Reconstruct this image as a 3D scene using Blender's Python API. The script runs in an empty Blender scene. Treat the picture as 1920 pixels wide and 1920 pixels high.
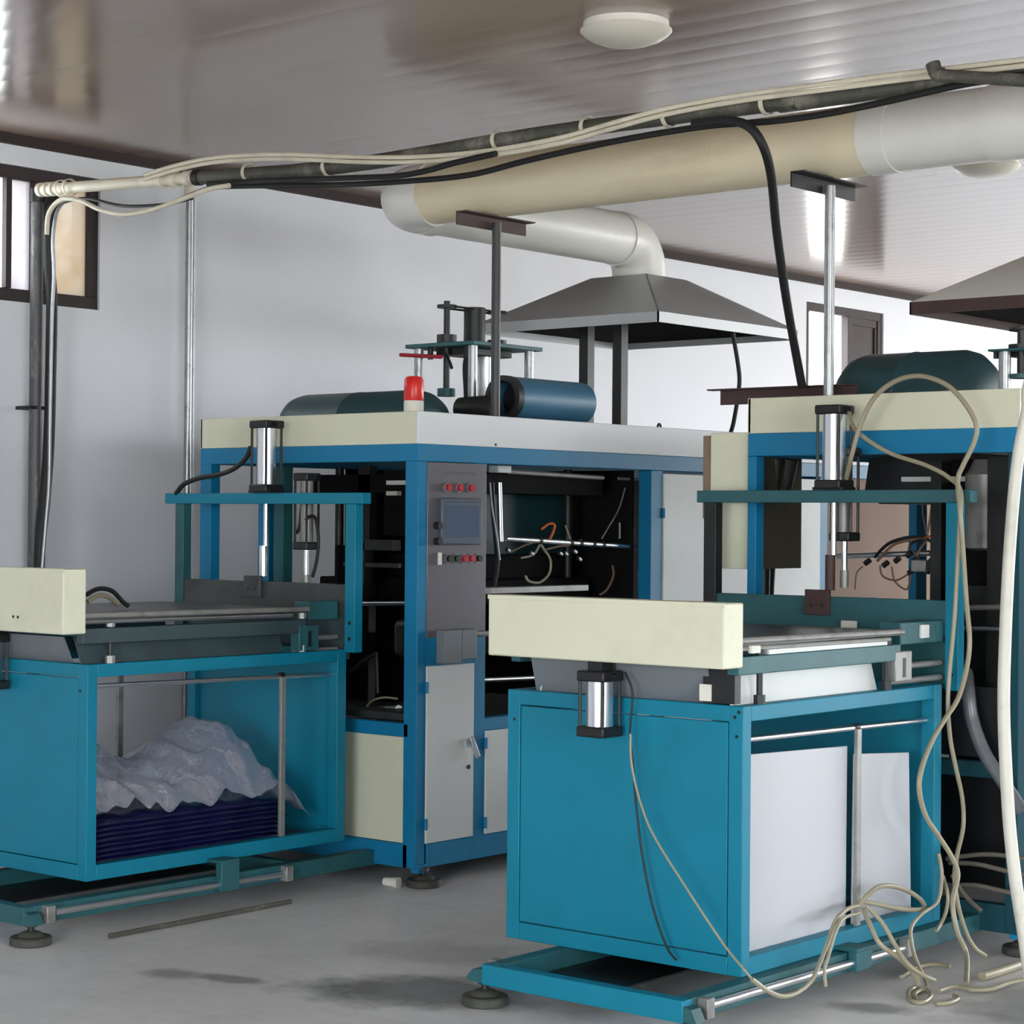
import bpy, bmesh, math, random
from mathutils import Vector, Matrix, noise
random.seed(7)
SC = bpy.context.scene
COL = SC.collection

# ------------------------------------------------------------------ camera
PXF, PITCH, ROLL, YAW, EYE = 3928.087, 0.0044, -0.008, -0.6956, 1.6227
CY, SY = math.cos(YAW), math.sin(YAW)
CP, SP = math.cos(PITCH), math.sin(PITCH)
CR, SR = math.cos(ROLL), math.sin(ROLL)
def lvl(v): return Vector((CY*v[0]+SY*v[1], -SY*v[0]+CY*v[1], v[2]))
R0, U0, F0 = Vector((1, 0, 0)), Vector((0, -SP, CP)), Vector((0, CP, SP))
RV, UV, FV = lvl(CR*R0-SR*U0), lvl(SR*R0+CR*U0), lvl(F0)
cam_d = bpy.data.cameras.new('camera'); cam = bpy.data.objects.new('camera', cam_d); COL.objects.link(cam)
m = Matrix.Identity(4)
for i in range(3):
    m[i][0], m[i][1], m[i][2] = RV[i], UV[i], -FV[i]
m[2][3] = EYE
cam.matrix_world = m
cam_d.sensor_width = 36; cam_d.lens = 36*PXF/1920; cam_d.clip_start = .05; cam_d.clip_end = 200
SC.camera = cam
def at(px, py, ax, val):
    """a survey helper: the point of the place seen at (px,py) on the plane ax=val"""
    d = FV + RV*((px-960)/PXF) + UV*(-(py-960)/PXF)
    k = (val-(EYE if ax == 'z' else 0))/d['xyz'.index(ax)]
    return Vector((0, 0, EYE))+d*k

# ------------------------------------------------------------------ world, exposure
w = bpy.data.worlds.new('sky'); SC.world = w; w.use_nodes = True
nt = w.node_tree; nt.nodes.clear()
wo = nt.nodes.new('ShaderNodeOutputWorld'); bg = nt.nodes.new('ShaderNodeBackground')
tc = nt.nodes.new('ShaderNodeTexCoord'); sx = nt.nodes.new('ShaderNodeSeparateXYZ')
rp = nt.nodes.new('ShaderNodeValToRGB')
rp.color_ramp.elements[0].position = .46; rp.color_ramp.elements[0].color = (.52, .51, .48, 1)
rp.color_ramp.elements[1].position = .54; rp.color_ramp.elements[1].color = (.90, .96, 1.0, 1)
mp = nt.nodes.new('ShaderNodeMapRange'); mp.inputs[1].default_value = -1; mp.inputs[2].default_value = 1
nt.links.new(tc.outputs['Generated'], sx.inputs[0]); nt.links.new(sx.outputs[2], mp.inputs[0])
nt.links.new(mp.outputs[0], rp.inputs[0]); nt.links.new(rp.outputs[0], bg.inputs[0]); nt.links.new(bg.outputs[0], wo.inputs[0])
bg.inputs[1].default_value = 16.0
vs = SC.view_settings
vs.view_transform = 'Standard'; vs.look = 'None'; vs.gamma = 1; vs.use_curve_mapping = False
vs.exposure = 0.3
SC.cycles.use_denoising = True
SC.cycles.max_bounces = 10; SC.cycles.diffuse_bounces = 6; SC.cycles.glossy_bounces = 6; SC.cycles.transparent_max_bounces = 16
SC.cycles.sample_clamp_indirect = 8

# room: X from the window wall to the street side, Y along the window wall
WX, EX, SYD, NY, CZ = -8.93, 8.0, -4.0, 22.0, 3.6
WIN_W = [(5.85, 7.22, 2.74, 3.445), (14.35, 15.57, 2.30, 3.40)]                  # in the window wall (seen)
UNSEEN_WIN_E = [(-3.8, 3.2, 1.2, 3.4), (10.5, 14.0, 1.2, 3.4), (15.8, 20.0, 1.2, 3.4)]  # unseen openings, placed and sized to balance light on east-facing surfaces
ADDED_WIN_N = [(-6.5, -1.5, .9, 3.4), (0.0, 5.0, .9, 3.4)]  # unseen openings, added for sheen on floor, ceiling and chrome
ADDED_DOOR_S = (-2.6, 0.8, 0.0, 2.9)                                                 # unseen open door, added to light the cart fronts
def portal(name, loc, direc, sx_, sy_):
    d = bpy.data.lights.new(name, 'AREA'); d.shape = 'RECTANGLE'; d.size = sx_; d.size_y = sy_
    o = bpy.data.objects.new(name, d); COL.objects.link(o); o.location = loc
    o.rotation_euler = Vector(direc).to_track_quat('-Z', 'Z').to_euler()
    d.cycles.is_portal = True
for y0, y1, z0, z1 in WIN_W: portal('daylight_window', (WX-.16, (y0+y1)/2, (z0+z1)/2), (1, 0, 0), y1-y0, z1-z0)
for y0, y1, z0, z1 in UNSEEN_WIN_E: portal('daylight_window', (EX+.16, (y0+y1)/2, (z0+z1)/2), (-1, 0, 0), y1-y0, z1-z0)
for x0_, x1_, z0, z1 in ADDED_WIN_N: portal('daylight_window', ((x0_+x1_)/2, NY+.16, (z0+z1)/2), (0, -1, 0), x1_-x0_, z1-z0)
portal('added_door_daylight', ((ADDED_DOOR_S[0]+ADDED_DOOR_S[1])/2, SYD-.16, 1.45), (0, 1, 0), ADDED_DOOR_S[1]-ADDED_DOOR_S[0], 2.9)

# ------------------------------------------------------------------ materials
def lin(c): return tuple(((x/255)/12.92 if x/255 <= .04045 else (((x/255)+.055)/1.055)**2.4) for x in c)+(1,)
MATS = {}
def mat(name, rgb, rough=.5, metal=0, var=.12, scale=6, rvar=.12, bump=0, bscale=40, dirt=None, dirt_amt=.0, coat=0, spec=.5, stretch=None):
    if name in MATS: return MATS[name]
    M = bpy.data.materials.new(name); M.use_nodes = True; t = M.node_tree; n = t.nodes; L = t.links
    b = n['Principled BSDF']; b.inputs['Metallic'].default_value = metal; b.inputs['Specular IOR Level'].default_value = spec
    if coat: b.inputs['Coat Weight'].default_value = coat; b.inputs['Coat Roughness'].default_value = .15
    co = n.new('ShaderNodeTexCoord'); src = co.outputs['Object']
    if stretch:
        mpg = n.new('ShaderNodeMapping'); mpg.inputs['Scale'].default_value = stretch; L.new(src, mpg.inputs[0]); src = mpg.outputs[0]
    nz = n.new('ShaderNodeTexNoise'); nz.inputs['Scale'].default_value = scale; nz.inputs['Detail'].default_value = 5; L.new(src, nz.inputs['Vector'])
    c = lin(rgb)
    mx = n.new('ShaderNodeMix'); mx.data_type = 'RGBA'
    mx.inputs[6].default_value = tuple(x*(1-var) for x in c[:3])+(1,); mx.inputs[7].default_value = tuple(min(1, x*(1+var)) for x in c[:3])+(1,)
    L.new(nz.outputs[0], mx.inputs[0]); out = mx.outputs[2]
    if dirt:
        n2 = n.new('ShaderNodeTexNoise'); n2.inputs['Scale'].default_value = scale*.6; n2.inputs['Detail'].default_value = 8; n2.inputs['Roughness'].default_value = .7; L.new(src, n2.inputs['Vector'])
        r2 = n.new('ShaderNodeValToRGB'); r2.color_ramp.elements[0].position = .52; r2.color_ramp.elements[1].position = .72
        r2.color_ramp.elements[1].color = (dirt_amt,)*3+(1,); L.new(n2.outputs[0], r2.inputs[0])
        m2 = n.new('ShaderNodeMix'); m2.data_type = 'RGBA'; L.new(r2.outputs[0], m2.inputs[0]); L.new(out, m2.inputs[6]); m2.inputs[7].default_value = lin(dirt); out = m2.outputs[2]
    L.new(out, b.inputs['Base Color'])
    mr = n.new('ShaderNodeMapRange'); mr.inputs[3].default_value = max(.02, rough-rvar/2); mr.inputs[4].default_value = min(1, rough+rvar/2)
    L.new(nz.outputs[0], mr.inputs[0]); L.new(mr.outputs[0], b.inputs['Roughness'])
    if bump:
        n3 = n.new('ShaderNodeTexNoise'); n3.inputs['Scale'].default_value = bscale; n3.inputs['Detail'].default_value = 4; L.new(src, n3.inputs['Vector'])
        bp = n.new('ShaderNodeBump'); bp.inputs['Strength'].default_value = bump; bp.inputs['Distance'].default_value = .01; L.new(n3.outputs[0], bp.inputs['Height']); L.new(bp.outputs[0], b.inputs['Normal'])
    MATS[name] = M
    return M
TEAL = mat('teal_paint', (4, 120, 147), .5, var=.10, scale=4, dirt=(24, 64, 72), dirt_amt=.2, spec=.35, bump=.04, bscale=120)
TEAL_D = mat('worn_shaded_green_paint', (36, 90, 96), .5, var=.15, dirt=(46, 52, 52), dirt_amt=.45, bump=.05, bscale=90)
BLUE = mat('blue_paint', (16, 118, 162), .48, var=.08, scale=3, dirt=(20, 66, 90), dirt_amt=.18, spec=.35, bump=.03, bscale=120)
CREAM = mat('cream_paint', (214, 214, 190), .5, var=.05, scale=3, dirt=(150, 146, 120), dirt_amt=.18)
DOORG = mat('grey_white_paint', (210, 214, 212), .5, var=.05, scale=3, dirt=(150, 150, 146), dirt_amt=.2)
PANELG = mat('mauve_grey_metal', (104, 102, 108), .42, metal=.3, var=.06, scale=3)
BOXG = mat('grey_box_paint', (112, 118, 124), .5, var=.06)
CHROME = mat('chrome', (226, 229, 233), .3, metal=1, var=.05, rvar=.1)
STEEL = mat('grey_steel', (146, 146, 142), .45, metal=.4, var=.2, scale=14, dirt=(52, 50, 46), dirt_amt=.5)
GALV = mat('galvanised_pipe', (165, 168, 170), .35, metal=.7, var=.2, scale=20, dirt=(70, 66, 60), dirt_amt=.5)
DARKST = mat('dark_oily_steel', (46, 48, 48), .45, metal=.5, var=.3, scale=16, dirt=(26, 24, 22), dirt_amt=.6)
OILY = mat('oily_steel_sheet', (78, 80, 80), .4, metal=.5, var=.25, scale=8, dirt=(40, 38, 36), dirt_amt=.6)
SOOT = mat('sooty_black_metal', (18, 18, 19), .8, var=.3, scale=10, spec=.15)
BLACK = mat('black_plastic', (24, 25, 27), .45, var=.15)
RUBBER = mat('black_rubber', (22, 22, 23), .6, var=.2)
PVC = mat('yellowed_pvc', (228, 216, 186), .38, var=.06, scale=3, dirt=(172, 150, 112), dirt_amt=.35, stretch=(.4, 2, 2))
PVCW = mat('white_pvc', (228, 228, 222), .33, var=.04, scale=3, dirt=(196, 190, 174), dirt_amt=.15)
CABW = mat('cream_cable', (216, 210, 190), .5, var=.08, dirt=(150, 140, 118), dirt_amt=.4)
HOSE = mat('beige_air_hose', (150, 143, 120), .38, var=.08, dirt=(120, 112, 92), dirt_amt=.3)
HOSEW = mat('white_hose', (206, 204, 192), .4, var=.06, dirt=(140, 134, 116), dirt_amt=.4)
HOOD = mat('grey_hood_sheet', (176, 179, 182), .42, metal=.3, var=.08, scale=2)
POLE = mat('dark_grey_pole', (74, 74, 76), .5, metal=.4, var=.2, scale=20)
PIPEW = mat('weathered_pipe_paint', (84, 84, 76), .55, metal=.2, var=.2, scale=9, dirt=(176, 172, 158), dirt_amt=.6)
WPIPE = mat('grey_wall_pipe', (88, 88, 90), .5, metal=.2, var=.2, scale=14, dirt=(200, 198, 192), dirt_amt=.5, stretch=(3, 3, .6))
FASC = mat('pale_fascia', (224, 228, 230), .5, var=.03, scale=3)  # paler than the cream of the other fascia sides
DULLT = mat('dull_teal', (24, 66, 76), .8, var=.15, spec=.2)  # darker and duller than the blue posts of the left machine
OTEAL = mat('oily_teal_sheet', (58, 76, 80), .5, metal=.2, var=.2, scale=5, dirt=(44, 46, 46), dirt_amt=.5)
BROWNST = mat('brown_primer_steel', (70, 50, 48), .6, var=.15, dirt=(48, 34, 32), dirt_amt=.4)
TRIMM = mat('dark_brown_trim', (40, 28, 26), .75, var=.2)
WOOD = mat('dark_window_wood', (48, 38, 38), .65, var=.2, scale=10)
CARD = mat('brown_board', (140, 112, 94), .75, var=.05, scale=3)
WBOARD = mat('white_board', (186, 189, 194), .5, var=.03, scale=3, dirt=(184, 186, 190), dirt_amt=.3)
RED = mat('red_plastic', (214, 36, 32), .3, var=.05)
REDD = mat('dark_red_button', (170, 34, 52), .35, var=.1)
SCREEN = mat('screen_glass', (92, 104, 124), .12, var=.03, spec=.6)
BEZEL = mat('screen_bezel', (72, 84, 100), .4, var=.05)
ORANGE = mat('orange_wire', (200, 92, 34), .5)
BROWNH = mat('brown_hose', (120, 92, 70), .5)
COPPER = mat('worn_wood_strip', (128, 108, 92), .6, var=.3, scale=12, stretch=(4, 4, .4))
PAD = mat('foot_pad_rubber', (62, 64, 58), .65, var=.2, scale=20, dirt=(110, 106, 96), dirt_amt=.5)
TANK = mat('dark_teal_tank', (38, 72, 80), .42, var=.1, scale=4, dirt=(40, 48, 48), dirt_amt=.4)
TANKB = mat('blue_tank', (54, 104, 134), .4, var=.1)
TRAYB = mat('dark_blue_tray', (12, 17, 58), .12, var=.25, scale=9, coat=.6)
LAMP = mat('frosted_lamp_shade', (214, 210, 196), .35, var=.03)
LAMPR = mat('lamp_rim', (236, 234, 226), .3, var=.02)
PAPER = mat('white_paper', (220, 218, 208), .7)

def wall_material():
    M = mat('white_wall_paint', (220, 223, 229), .62, var=.025, scale=1.2, dirt=(196, 194, 188), dirt_amt=.25, bump=.05, bscale=60)
    return M
WALLM = wall_material()
def floor_material():
    M = bpy.data.materials.new('concrete_floor'); M.use_nodes = True; t = M.node_tree; n = t.nodes; L = t.links
    b = n['Principled BSDF']; co = n.new('ShaderNodeTexCoord')
    def nz(s, d=6, r=.6):
        x = n.new('ShaderNodeTexNoise'); x.inputs['Scale'].default_value = s; x.inputs['Detail'].default_value = d; x.inputs['Roughness'].default_value = r; L.new(co.outputs['Object'], x.inputs['Vector']); return x.outputs[0]
    def ramp(f, p0, p1, c0, c1):
        r = n.new('ShaderNodeValToRGB'); r.color_ramp.elements[0].position = p0; r.color_ramp.elements[1].position = p1
        r.color_ramp.elements[0].color = c0; r.color_ramp.elements[1].color = c1; L.new(f, r.inputs[0]); return r.outputs[0]
    def mix(f, a, c, mode='MIX'):
        x = n.new('ShaderNodeMix'); x.data_type = 'RGBA'; x.blend_type = mode; L.new(f, x.inputs[0])
        (L.new(a, x.inputs[6]) if not isinstance(a, tuple) else setattr(x.inputs[6], 'default_value', a))
        (L.new(c, x.inputs[7]) if not isinstance(c, tuple) else setattr(x.inputs[7], 'default_value', c)); return x.outputs[2]
    base = ramp(nz(1.1), .3, .7, lin((222, 222, 222)), lin((238, 238, 238)))
    fine = ramp(nz(14, 8, .7), .25, .75, lin((214, 214, 212)), lin((255, 255, 255)))
    base = mix(ramp(nz(3), .4, .6, (.25,)*3+(1,), (.6,)*3+(1,)), base, mix_c(n, L, base, fine))
    stain = base
    # oil stains: soft ellipses broken by noise (world metres)
    for (x, y, rx, ry, ang, amt) in STAINS:
        mp_ = n.new('ShaderNodeMapping'); mp_.vector_type = 'TEXTURE'
        mp_.inputs['Location'].default_value = (x, y, 0); mp_.inputs['Rotation'].default_value = (0, 0, ang); mp_.inputs['Scale'].default_value = (rx, ry, 1)
        L.new(co.outputs['Object'], mp_.inputs[0])
        ln = n.new('ShaderNodeVectorMath'); ln.operation = 'LENGTH'; L.new(mp_.outputs[0], ln.inputs[0])
        ad = n.new('ShaderNodeMath'); ad.operation = 'MULTIPLY_ADD'; L.new(nz(5, 8, .65), ad.inputs[0]); ad.inputs[1].default_value = 1.5; ad.inputs[2].default_value = -.75
        sm = n.new('ShaderNodeMath'); sm.operation = 'ADD'; L.new(ln.outputs['Value'], sm.inputs[0]); L.new(ad.outputs[0], sm.inputs[1])
        f = ramp(sm.outputs[0], .45, 1.15, (amt,)*3+(1,), (0, 0, 0, 1))
        stain = mix(f, stain, lin((62, 58, 54)))
    L.new(stain, b.inputs['Base Color'])
    L.new(ramp(nz(4), .3, .7, (.34,)*3+(1,), (.52,)*3+(1,)), b.inputs['Roughness'])
    bp = n.new('ShaderNodeBump'); bp.inputs['Strength'].default_value = .12; bp.inputs['Distance'].default_value = .01; L.new(nz(22, 8, .7), bp.inputs['Height']); L.new(bp.outputs[0], b.inputs['Normal'])
    return M
def mix_c(n, L, a, c):
    x = n.new('ShaderNodeMix'); x.data_type = 'RGBA'; x.blend_type = 'MULTIPLY'; x.inputs[0].default_value = 1; L.new(a, x.inputs[6]); L.new(c, x.inputs[7]); return x.outputs[2]
sA, sB, sC, sD = at(800, 1860, 'z', 0), at(330, 1826, 'z', 0), at(430, 1835, 'z', 0), at(1640, 1890, 'z', 0)
STAINS = [(sA.x, sA.y, .55, .30, .55, .75), (sB.x, sB.y, .16, .10, .4, .5), (sC.x, sC.y, .18, .07, .2, .55), (sD.x, sD.y, .20, .1, .4, .6),
          (-5.2, 5.9, .5, .25, .4, .3), (-3.0, 6.6, .6, .5, .2, .5)]
FLOORM = floor_material()
CEILM = mat('glossy_ceiling_panel', (142, 124, 113), .17, var=.05, scale=1.0, rvar=.06, spec=.65, stretch=(.25, 3, 1))

def glass_mat(name, rgb, dirty, k=1.0):
    M = bpy.data.materials.new(name); M.use_nodes = True; t = M.node_tree; n = t.nodes; L = t.links; n.clear()
    o = n.new('ShaderNodeOutputMaterial'); tr = n.new('ShaderNodeBsdfTransparent'); tl = n.new('ShaderNodeBsdfTranslucent'); gl = n.new('ShaderNodeBsdfGlossy')
    tr.inputs[0].default_value = (.9*k, .92*k, .92*k, 1); tl.inputs[0].default_value = tuple(x*k for x in lin(rgb)[:3])+(1,); gl.inputs['Roughness'].default_value = .05
    co = n.new('ShaderNodeTexCoord'); nz = n.new('ShaderNodeTexNoise'); nz.inputs['Scale'].default_value = 5; nz.inputs['Detail'].default_value = 8; L.new(co.outputs['Object'], nz.inputs['Vector'])
    r = n.new('ShaderNodeMapRange'); r.inputs[1].default_value = .3; r.inputs[2].default_value = .7; r.inputs[3].default_value = max(0, dirty-.25); r.inputs[4].default_value = min(1, dirty+.15); L.new(nz.outputs[0], r.inputs[0])
    m1 = n.new('ShaderNodeMixShader'); L.new(r.outputs[0], m1.inputs[0]); L.new(tr.outputs[0], m1.inputs[1]); L.new(tl.outputs[0], m1.inputs[2])
    m2 = n.new('ShaderNodeMixShader'); m2.inputs[0].default_value = .06; L.new(m1.outputs[0], m2.inputs[1]); L.new(gl.outputs[0], m2.inputs[2]); L.new(m2.outputs[0], o.inputs[0])
    return M
GLASS_CLEAR = glass_mat('window_glass', (232, 234, 236), .9)
GLASS_DIRTY = glass_mat('dusty_window_glass', (214, 208, 212), .85, .42)
GLASS_BROWN = glass_mat('grimy_window_glass', (212, 197, 178), .85, .38)
def film_mat():
    M = bpy.data.materials.new('clear_plastic_film'); M.use_nodes = True; t = M.node_tree; n = t.nodes; L = t.links; n.clear()
    o = n.new('ShaderNodeOutputMaterial'); tr = n.new('ShaderNodeBsdfTransparent'); df = n.new('ShaderNodeBsdfDiffuse'); gl = n.new('ShaderNodeBsdfGlossy')
    df.inputs[0].default_value = lin((196, 204, 224)); gl.inputs['Roughness'].default_value = .14; tr.inputs[0].default_value = (.9, .92, .98, 1)
    co = n.new('ShaderNodeTexCoord'); nz = n.new('ShaderNodeTexNoise'); nz.inputs['Scale'].default_value = 5; nz.inputs['Detail'].default_value = 3; nz.inputs['Distortion'].default_value = 2.5
    L.new(co.outputs['Object'], nz.inputs['Vector']); bp = n.new('ShaderNodeBump'); bp.inputs['Strength'].default_value = .7; bp.inputs['Distance'].default_value = .03
    L.new(nz.outputs[0], bp.inputs['Height']); L.new(bp.outputs[0], gl.inputs['Normal']); L.new(bp.outputs[0], df.inputs['Normal'])
    lw = n.new('ShaderNodeLayerWeight'); L.new(bp.outputs[0], lw.inputs['Normal']); lw.inputs[0].default_value = .45
    r = n.new('ShaderNodeMapRange'); r.inputs[3].default_value = .32; r.inputs[4].default_value = .88; L.new(lw.outputs['Facing'], r.inputs[0])
    m1 = n.new('ShaderNodeMixShader'); L.new(r.outputs[0], m1.inputs[0]); L.new(tr.outputs[0], m1.inputs[1]); L.new(df.outputs[0], m1.inputs[2])
    m2 = n.new('ShaderNodeMixShader'); m2.inputs[0].default_value = .3; L.new(m1.outputs[0], m2.inputs[1]); L.new(gl.outputs[0], m2.inputs[2]); L.new(m2.outputs[0], o.inputs[0])
    return M
FILM = film_mat()

# ------------------------------------------------------------------ mesh helpers
class MB:
    def __init__(s): s.v = []; s.f = []
    def add(s, vs, fs):
        k = len(s.v); s.v += [tuple(v) for v in vs]; s.f += [tuple(i+k for i in f) for f in fs]; return s
    def box(s, x0, x1, y0, y1, z0, z1):
        return s.add([(x0,y0,z0),(x1,y0,z0),(x1,y1,z0),(x0,y1,z0),(x0,y0,z1),(x1,y0,z1),(x1,y1,z1),(x0,y1,z1)],
                     [(3,2,1,0),(4,5,6,7),(0,1,5,4),(1,2,6,5),(2,3,7,6),(3,0,4,7)])
    def cyl(s, p, q, r, n=16, r2=None, inner=None):
        p, q = Vector(p), Vector(q); d = (q-p).normalized(); a = d.orthogonal().normalized(); b = d.cross(a)
        r2 = r if r2 is None else r2
        ring = lambda c, rr: [c+(a*math.cos(2*math.pi*i/n)+b*math.sin(2*math.pi*i/n))*rr for i in range(n)]
        if inner:
            s.add(ring(p, r)+ring(q, r2)+ring(p, inner)+ring(q, inner),
                  [f for i in range(n) for j in [(i+1) % n] for f in ((i, j, n+j, n+i), (2*n+j, 2*n+i, 3*n+i, 3*n+j), (j, i, 2*n+i, 2*n+j), (n+i, n+j, 3*n+j, 3*n+i))])
        else:
            s.add(ring(p, r)+ring(q, r2), [(i, (i+1) % n, n+(i+1) % n, n+i) for i in range(n)]+[tuple(range(n-1, -1, -1)), tuple(range(n, 2*n))])
        return s
    def lathe(s, c, axis, prof, n=32):
        """prof: list of (distance along axis, radius)"""
        c = Vector(c); d = Vector(axis).normalized(); a = d.orthogonal().normalized(); b = d.cross(a); vs = []; k = len(prof)
        for t_, r in prof:
            for i in range(n): vs.append(c+d*t_+(a*math.cos(2*math.pi*i/n)+b*math.sin(2*math.pi*i/n))*max(r, 1e-4))
        fs = [(j*n+i, j*n+(i+1) % n, (j+1)*n+(i+1) % n, (j+1)*n+i) for j in range(k-1) for i in range(n)]
        fs += [tuple(range(n-1, -1, -1)), tuple(range((k-1)*n, k*n))]
        return s.add(vs, fs)
    def tube(s, pts, r, n=10, sub=6, closed=False):
        P = [Vector(p) for p in pts]; Q = []
        if sub > 1 and len(P) > 2:
            for i in range(len(P)-1):
                p0, p1, p2, p3 = P[max(i-1, 0)], P[i], P[i+1], P[min(i+2, len(P)-1)]
                for k in range(sub):
                    t = k/sub
                    Q.append(.5*((2*p1)+(p2-p0)*t+(2*p0-5*p1+4*p2-p3)*t*t+(3*p1-p0-3*p2+p3)*t**3))
            Q.append(P[-1])
        else: Q = P
        vs = []; up = None
        for i, p in enumerate(Q):
            d = (Q[min(i+1, len(Q)-1)]-Q[max(i-1, 0)]).normalized()
            if up is None: a = d.orthogonal().normalized()
            else: a = (up-d*up.dot(d)).normalized()
            up = a; b = d.cross(a)
            rr = r(i/(len(Q)-1)) if callable(r) else r
            vs += [p+(a*math.cos(2*math.pi*k/n)+b*math.sin(2*math.pi*k/n))*rr for k in range(n)]
        m_ = len(Q)
        fs = [(i*n+k, i*n+(k+1) % n, (i+1)*n+(k+1) % n, (i+1)*n+k) for i in range(m_-1) for k in range(n)]
        fs += [tuple(range(n-1, -1, -1)), tuple(range((m_-1)*n, m_*n))]
        return s.add(vs, fs)
    def prism(s, poly, off):
        """closed polygon (3D points) extruded by vector off"""
        P = [Vector(p) for p in poly]; n = len(P); o = Vector(off)
        return s.add(P+[p+o for p in P], [tuple(range(n-1, -1, -1)), tuple(range(n, 2*n))]+[(i, (i+1) % n, n+(i+1) % n, n+i) for i in range(n)])
    def build(s, name, material, parent=None, bevel=0, smooth=True, loc=None):
        me = bpy.data.meshes.new(name)
        vs = s.v
        if loc is not None: vs = [(v[0]-loc[0], v[1]-loc[1], v[2]-loc[2]) for v in vs]
        me.from_pydata(vs, [], s.f); me.update()
        bm = bmesh.new(); bm.from_mesh(me); bmesh.ops.recalc_face_normals(bm, faces=bm.faces); bm.to_mesh(me); bm.free()
        me.materials.append(material)
        if smooth:
            me.polygons.foreach_set('use_smooth', [True]*len(me.polygons)); me.set_sharp_from_angle(angle=math.radians(35))
        o = bpy.data.objects.new(name, me); COL.objects.link(o)
        if parent: o.parent = parent
        if loc is not None: o.location = loc
        if bevel:
            b = o.modifiers.new('bevel', 'BEVEL'); b.width = bevel; b.segments = 2; b.limit_method = 'ANGLE'
        return o
def thing(name, label, cat, loc=(0, 0, 0), group=None):
    o = bpy.data.objects.new(name, None); COL.objects.link(o); o.location = loc; o.empty_display_size = .1
    o['label'] = label; o['category'] = cat
    if group: o['group'] = group
    return o
def tag(o, label, cat, group=None):
    o['label'] = label; o['category'] = cat
    if group: o['group'] = group
    return o
def struct(o, label=None):
    o['kind'] = 'structure'
    if label: o['label'] = label
    return o
def share(o, parent=None, loc=None):
    c = o.copy(); COL.objects.link(c)
    if parent: c.parent = parent
    if loc is not None: c.location = loc
    return c
def B(name, mt, par, x0, x1, y0, y1, z0, z1, bevel=0):
    return MB().box(x0, x1, y0, y1, z0, z1).build(name, mt, par, bevel)
def C(name, mt, par, p, q, r, n=16, **k):
    return MB().cyl(p, q, r, n, **k).build(name, mt, par)
def T(name, mt, par, pts, r, n=10, sub=6):
    return MB().tube(pts, r, n, sub).build(name, mt, par)

# ------------------------------------------------------------------ the room
f = MB().box(WX-.2, EX+.2, SYD-.2, NY+.2, -.1, 0).build('floor', FLOORM); struct(f, 'grey concrete floor with oil stains')
def wall_with_holes(name, axis, pos, thick, lo, hi, holes):
    mb = MB(); cuts = sorted(holes); a = lo
    def put(u0, u1, z0, z1):
        if u1-u0 < 1e-4 or z1-z0 < 1e-4: return
        if axis == 'x': mb.box(min(pos, pos+thick), max(pos, pos+thick), u0, u1, z0, z1)
        else: mb.box(u0, u1, min(pos, pos+thick), max(pos, pos+thick), z0, z1)
    for u0, u1, z0, z1 in cuts:
        put(a, u0, 0, CZ+.05); put(u0, u1, 0, z0); put(u0, u1, z1, CZ+.05); a = u1
    put(a, hi, 0, CZ+.05)
    o = mb.build(name, WALLM, smooth=False); struct(o); return o
wall_with_holes('wall_west', 'x', WX, -.24, SYD-.2, NY+.2, WIN_W)
wall_with_holes('wall_east', 'x', EX, .24, SYD-.2, NY+.2, UNSEEN_WIN_E)
wall_with_holes('wall_south', 'y', SYD, -.24, WX, EX, [ADDED_DOOR_S])
wall_with_holes('wall_north', 'y', NY, .24, WX, EX, ADDED_WIN_N)
# ceiling: long glossy interlocking strips running across the room
ceil = MB().box(WX-.24, EX+.24, SYD-.24, NY+.24, CZ+.03, CZ+.12).build('ceiling', CEILM); struct(ceil, 'ceiling of glossy grey-brown strips')
PW = .20
strip = MB(); nseg = 6; sec = []
for i in range(nseg+1):
    u = i/nseg; sec.append((PW*(u-.5)*.9995, -.0007*(1-(2*u-1)**2)))
sec = [(-PW*.4998, .012)]+sec+[(PW*.4998, .012)]
strip.prism([(WX-.1, y, z) for y, z in sec], (EX-WX+.2, 0, 0))
s0 = strip.build('ceiling_panel', CEILM, ceil)
s0.location = (0, SYD+PW/2, CZ)
for i in range(1, int((NY-SYD)/PW)+1):
    s = share(s0, ceil, (0, SYD+PW/2+i*PW, CZ)); s.rotation_euler = (random.uniform(-.0016, .0016), 0, 0)
struct(B('trim_1', TRIMM, None, WX, WX+.035, SYD, NY, CZ-.052, CZ), 'dark brown strip where wall meets ceiling')

# windows in the west wall
def window(name, y0, y1, z0, z1, mull, panes):
    fr = MB(); d0, d1 = WX-.075, WX-.015; fw = .068
    fr.box(d0, d1, y0, y1, z0, z0+fw); fr.box(d0, d1, y0, y1, z1-fw, z1); fr.box(d0, d1, y0, y0+fw, z0+fw, z1-fw); fr.box(d0, d1, y1-fw, y1, z0+fw, z1-fw)
    o = fr.build(name, WOOD, None, .004); struct(o)
    for ym, wd in mull: B('mullion', WOOD, o, d0+.005, d1+.012, ym-wd/2, ym+wd/2, z0+fw, z1-fw, .003)
    for a, b, mt in panes:
        if mt: B('pane', mt, o, d0+.03, d0+.036, a, b, z0+fw*.7, z1-fw*.7)
    return o
y0, y1, z0, z1 = WIN_W[0]
w1 = window('window_1', y0, y1, z0, z1, [(6.63, .035), (6.30, .05), (6.85, .13)], [(y0+.03, 6.62, GLASS_CLEAR), (6.64, 6.80, GLASS_DIRTY), (6.88, y1-.04, GLASS_BROWN)])
w1['label'] = 'dark wooden window with dusty panes behind the wall pipes'
y0, y1, z0, z1 = WIN_W[1]
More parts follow.
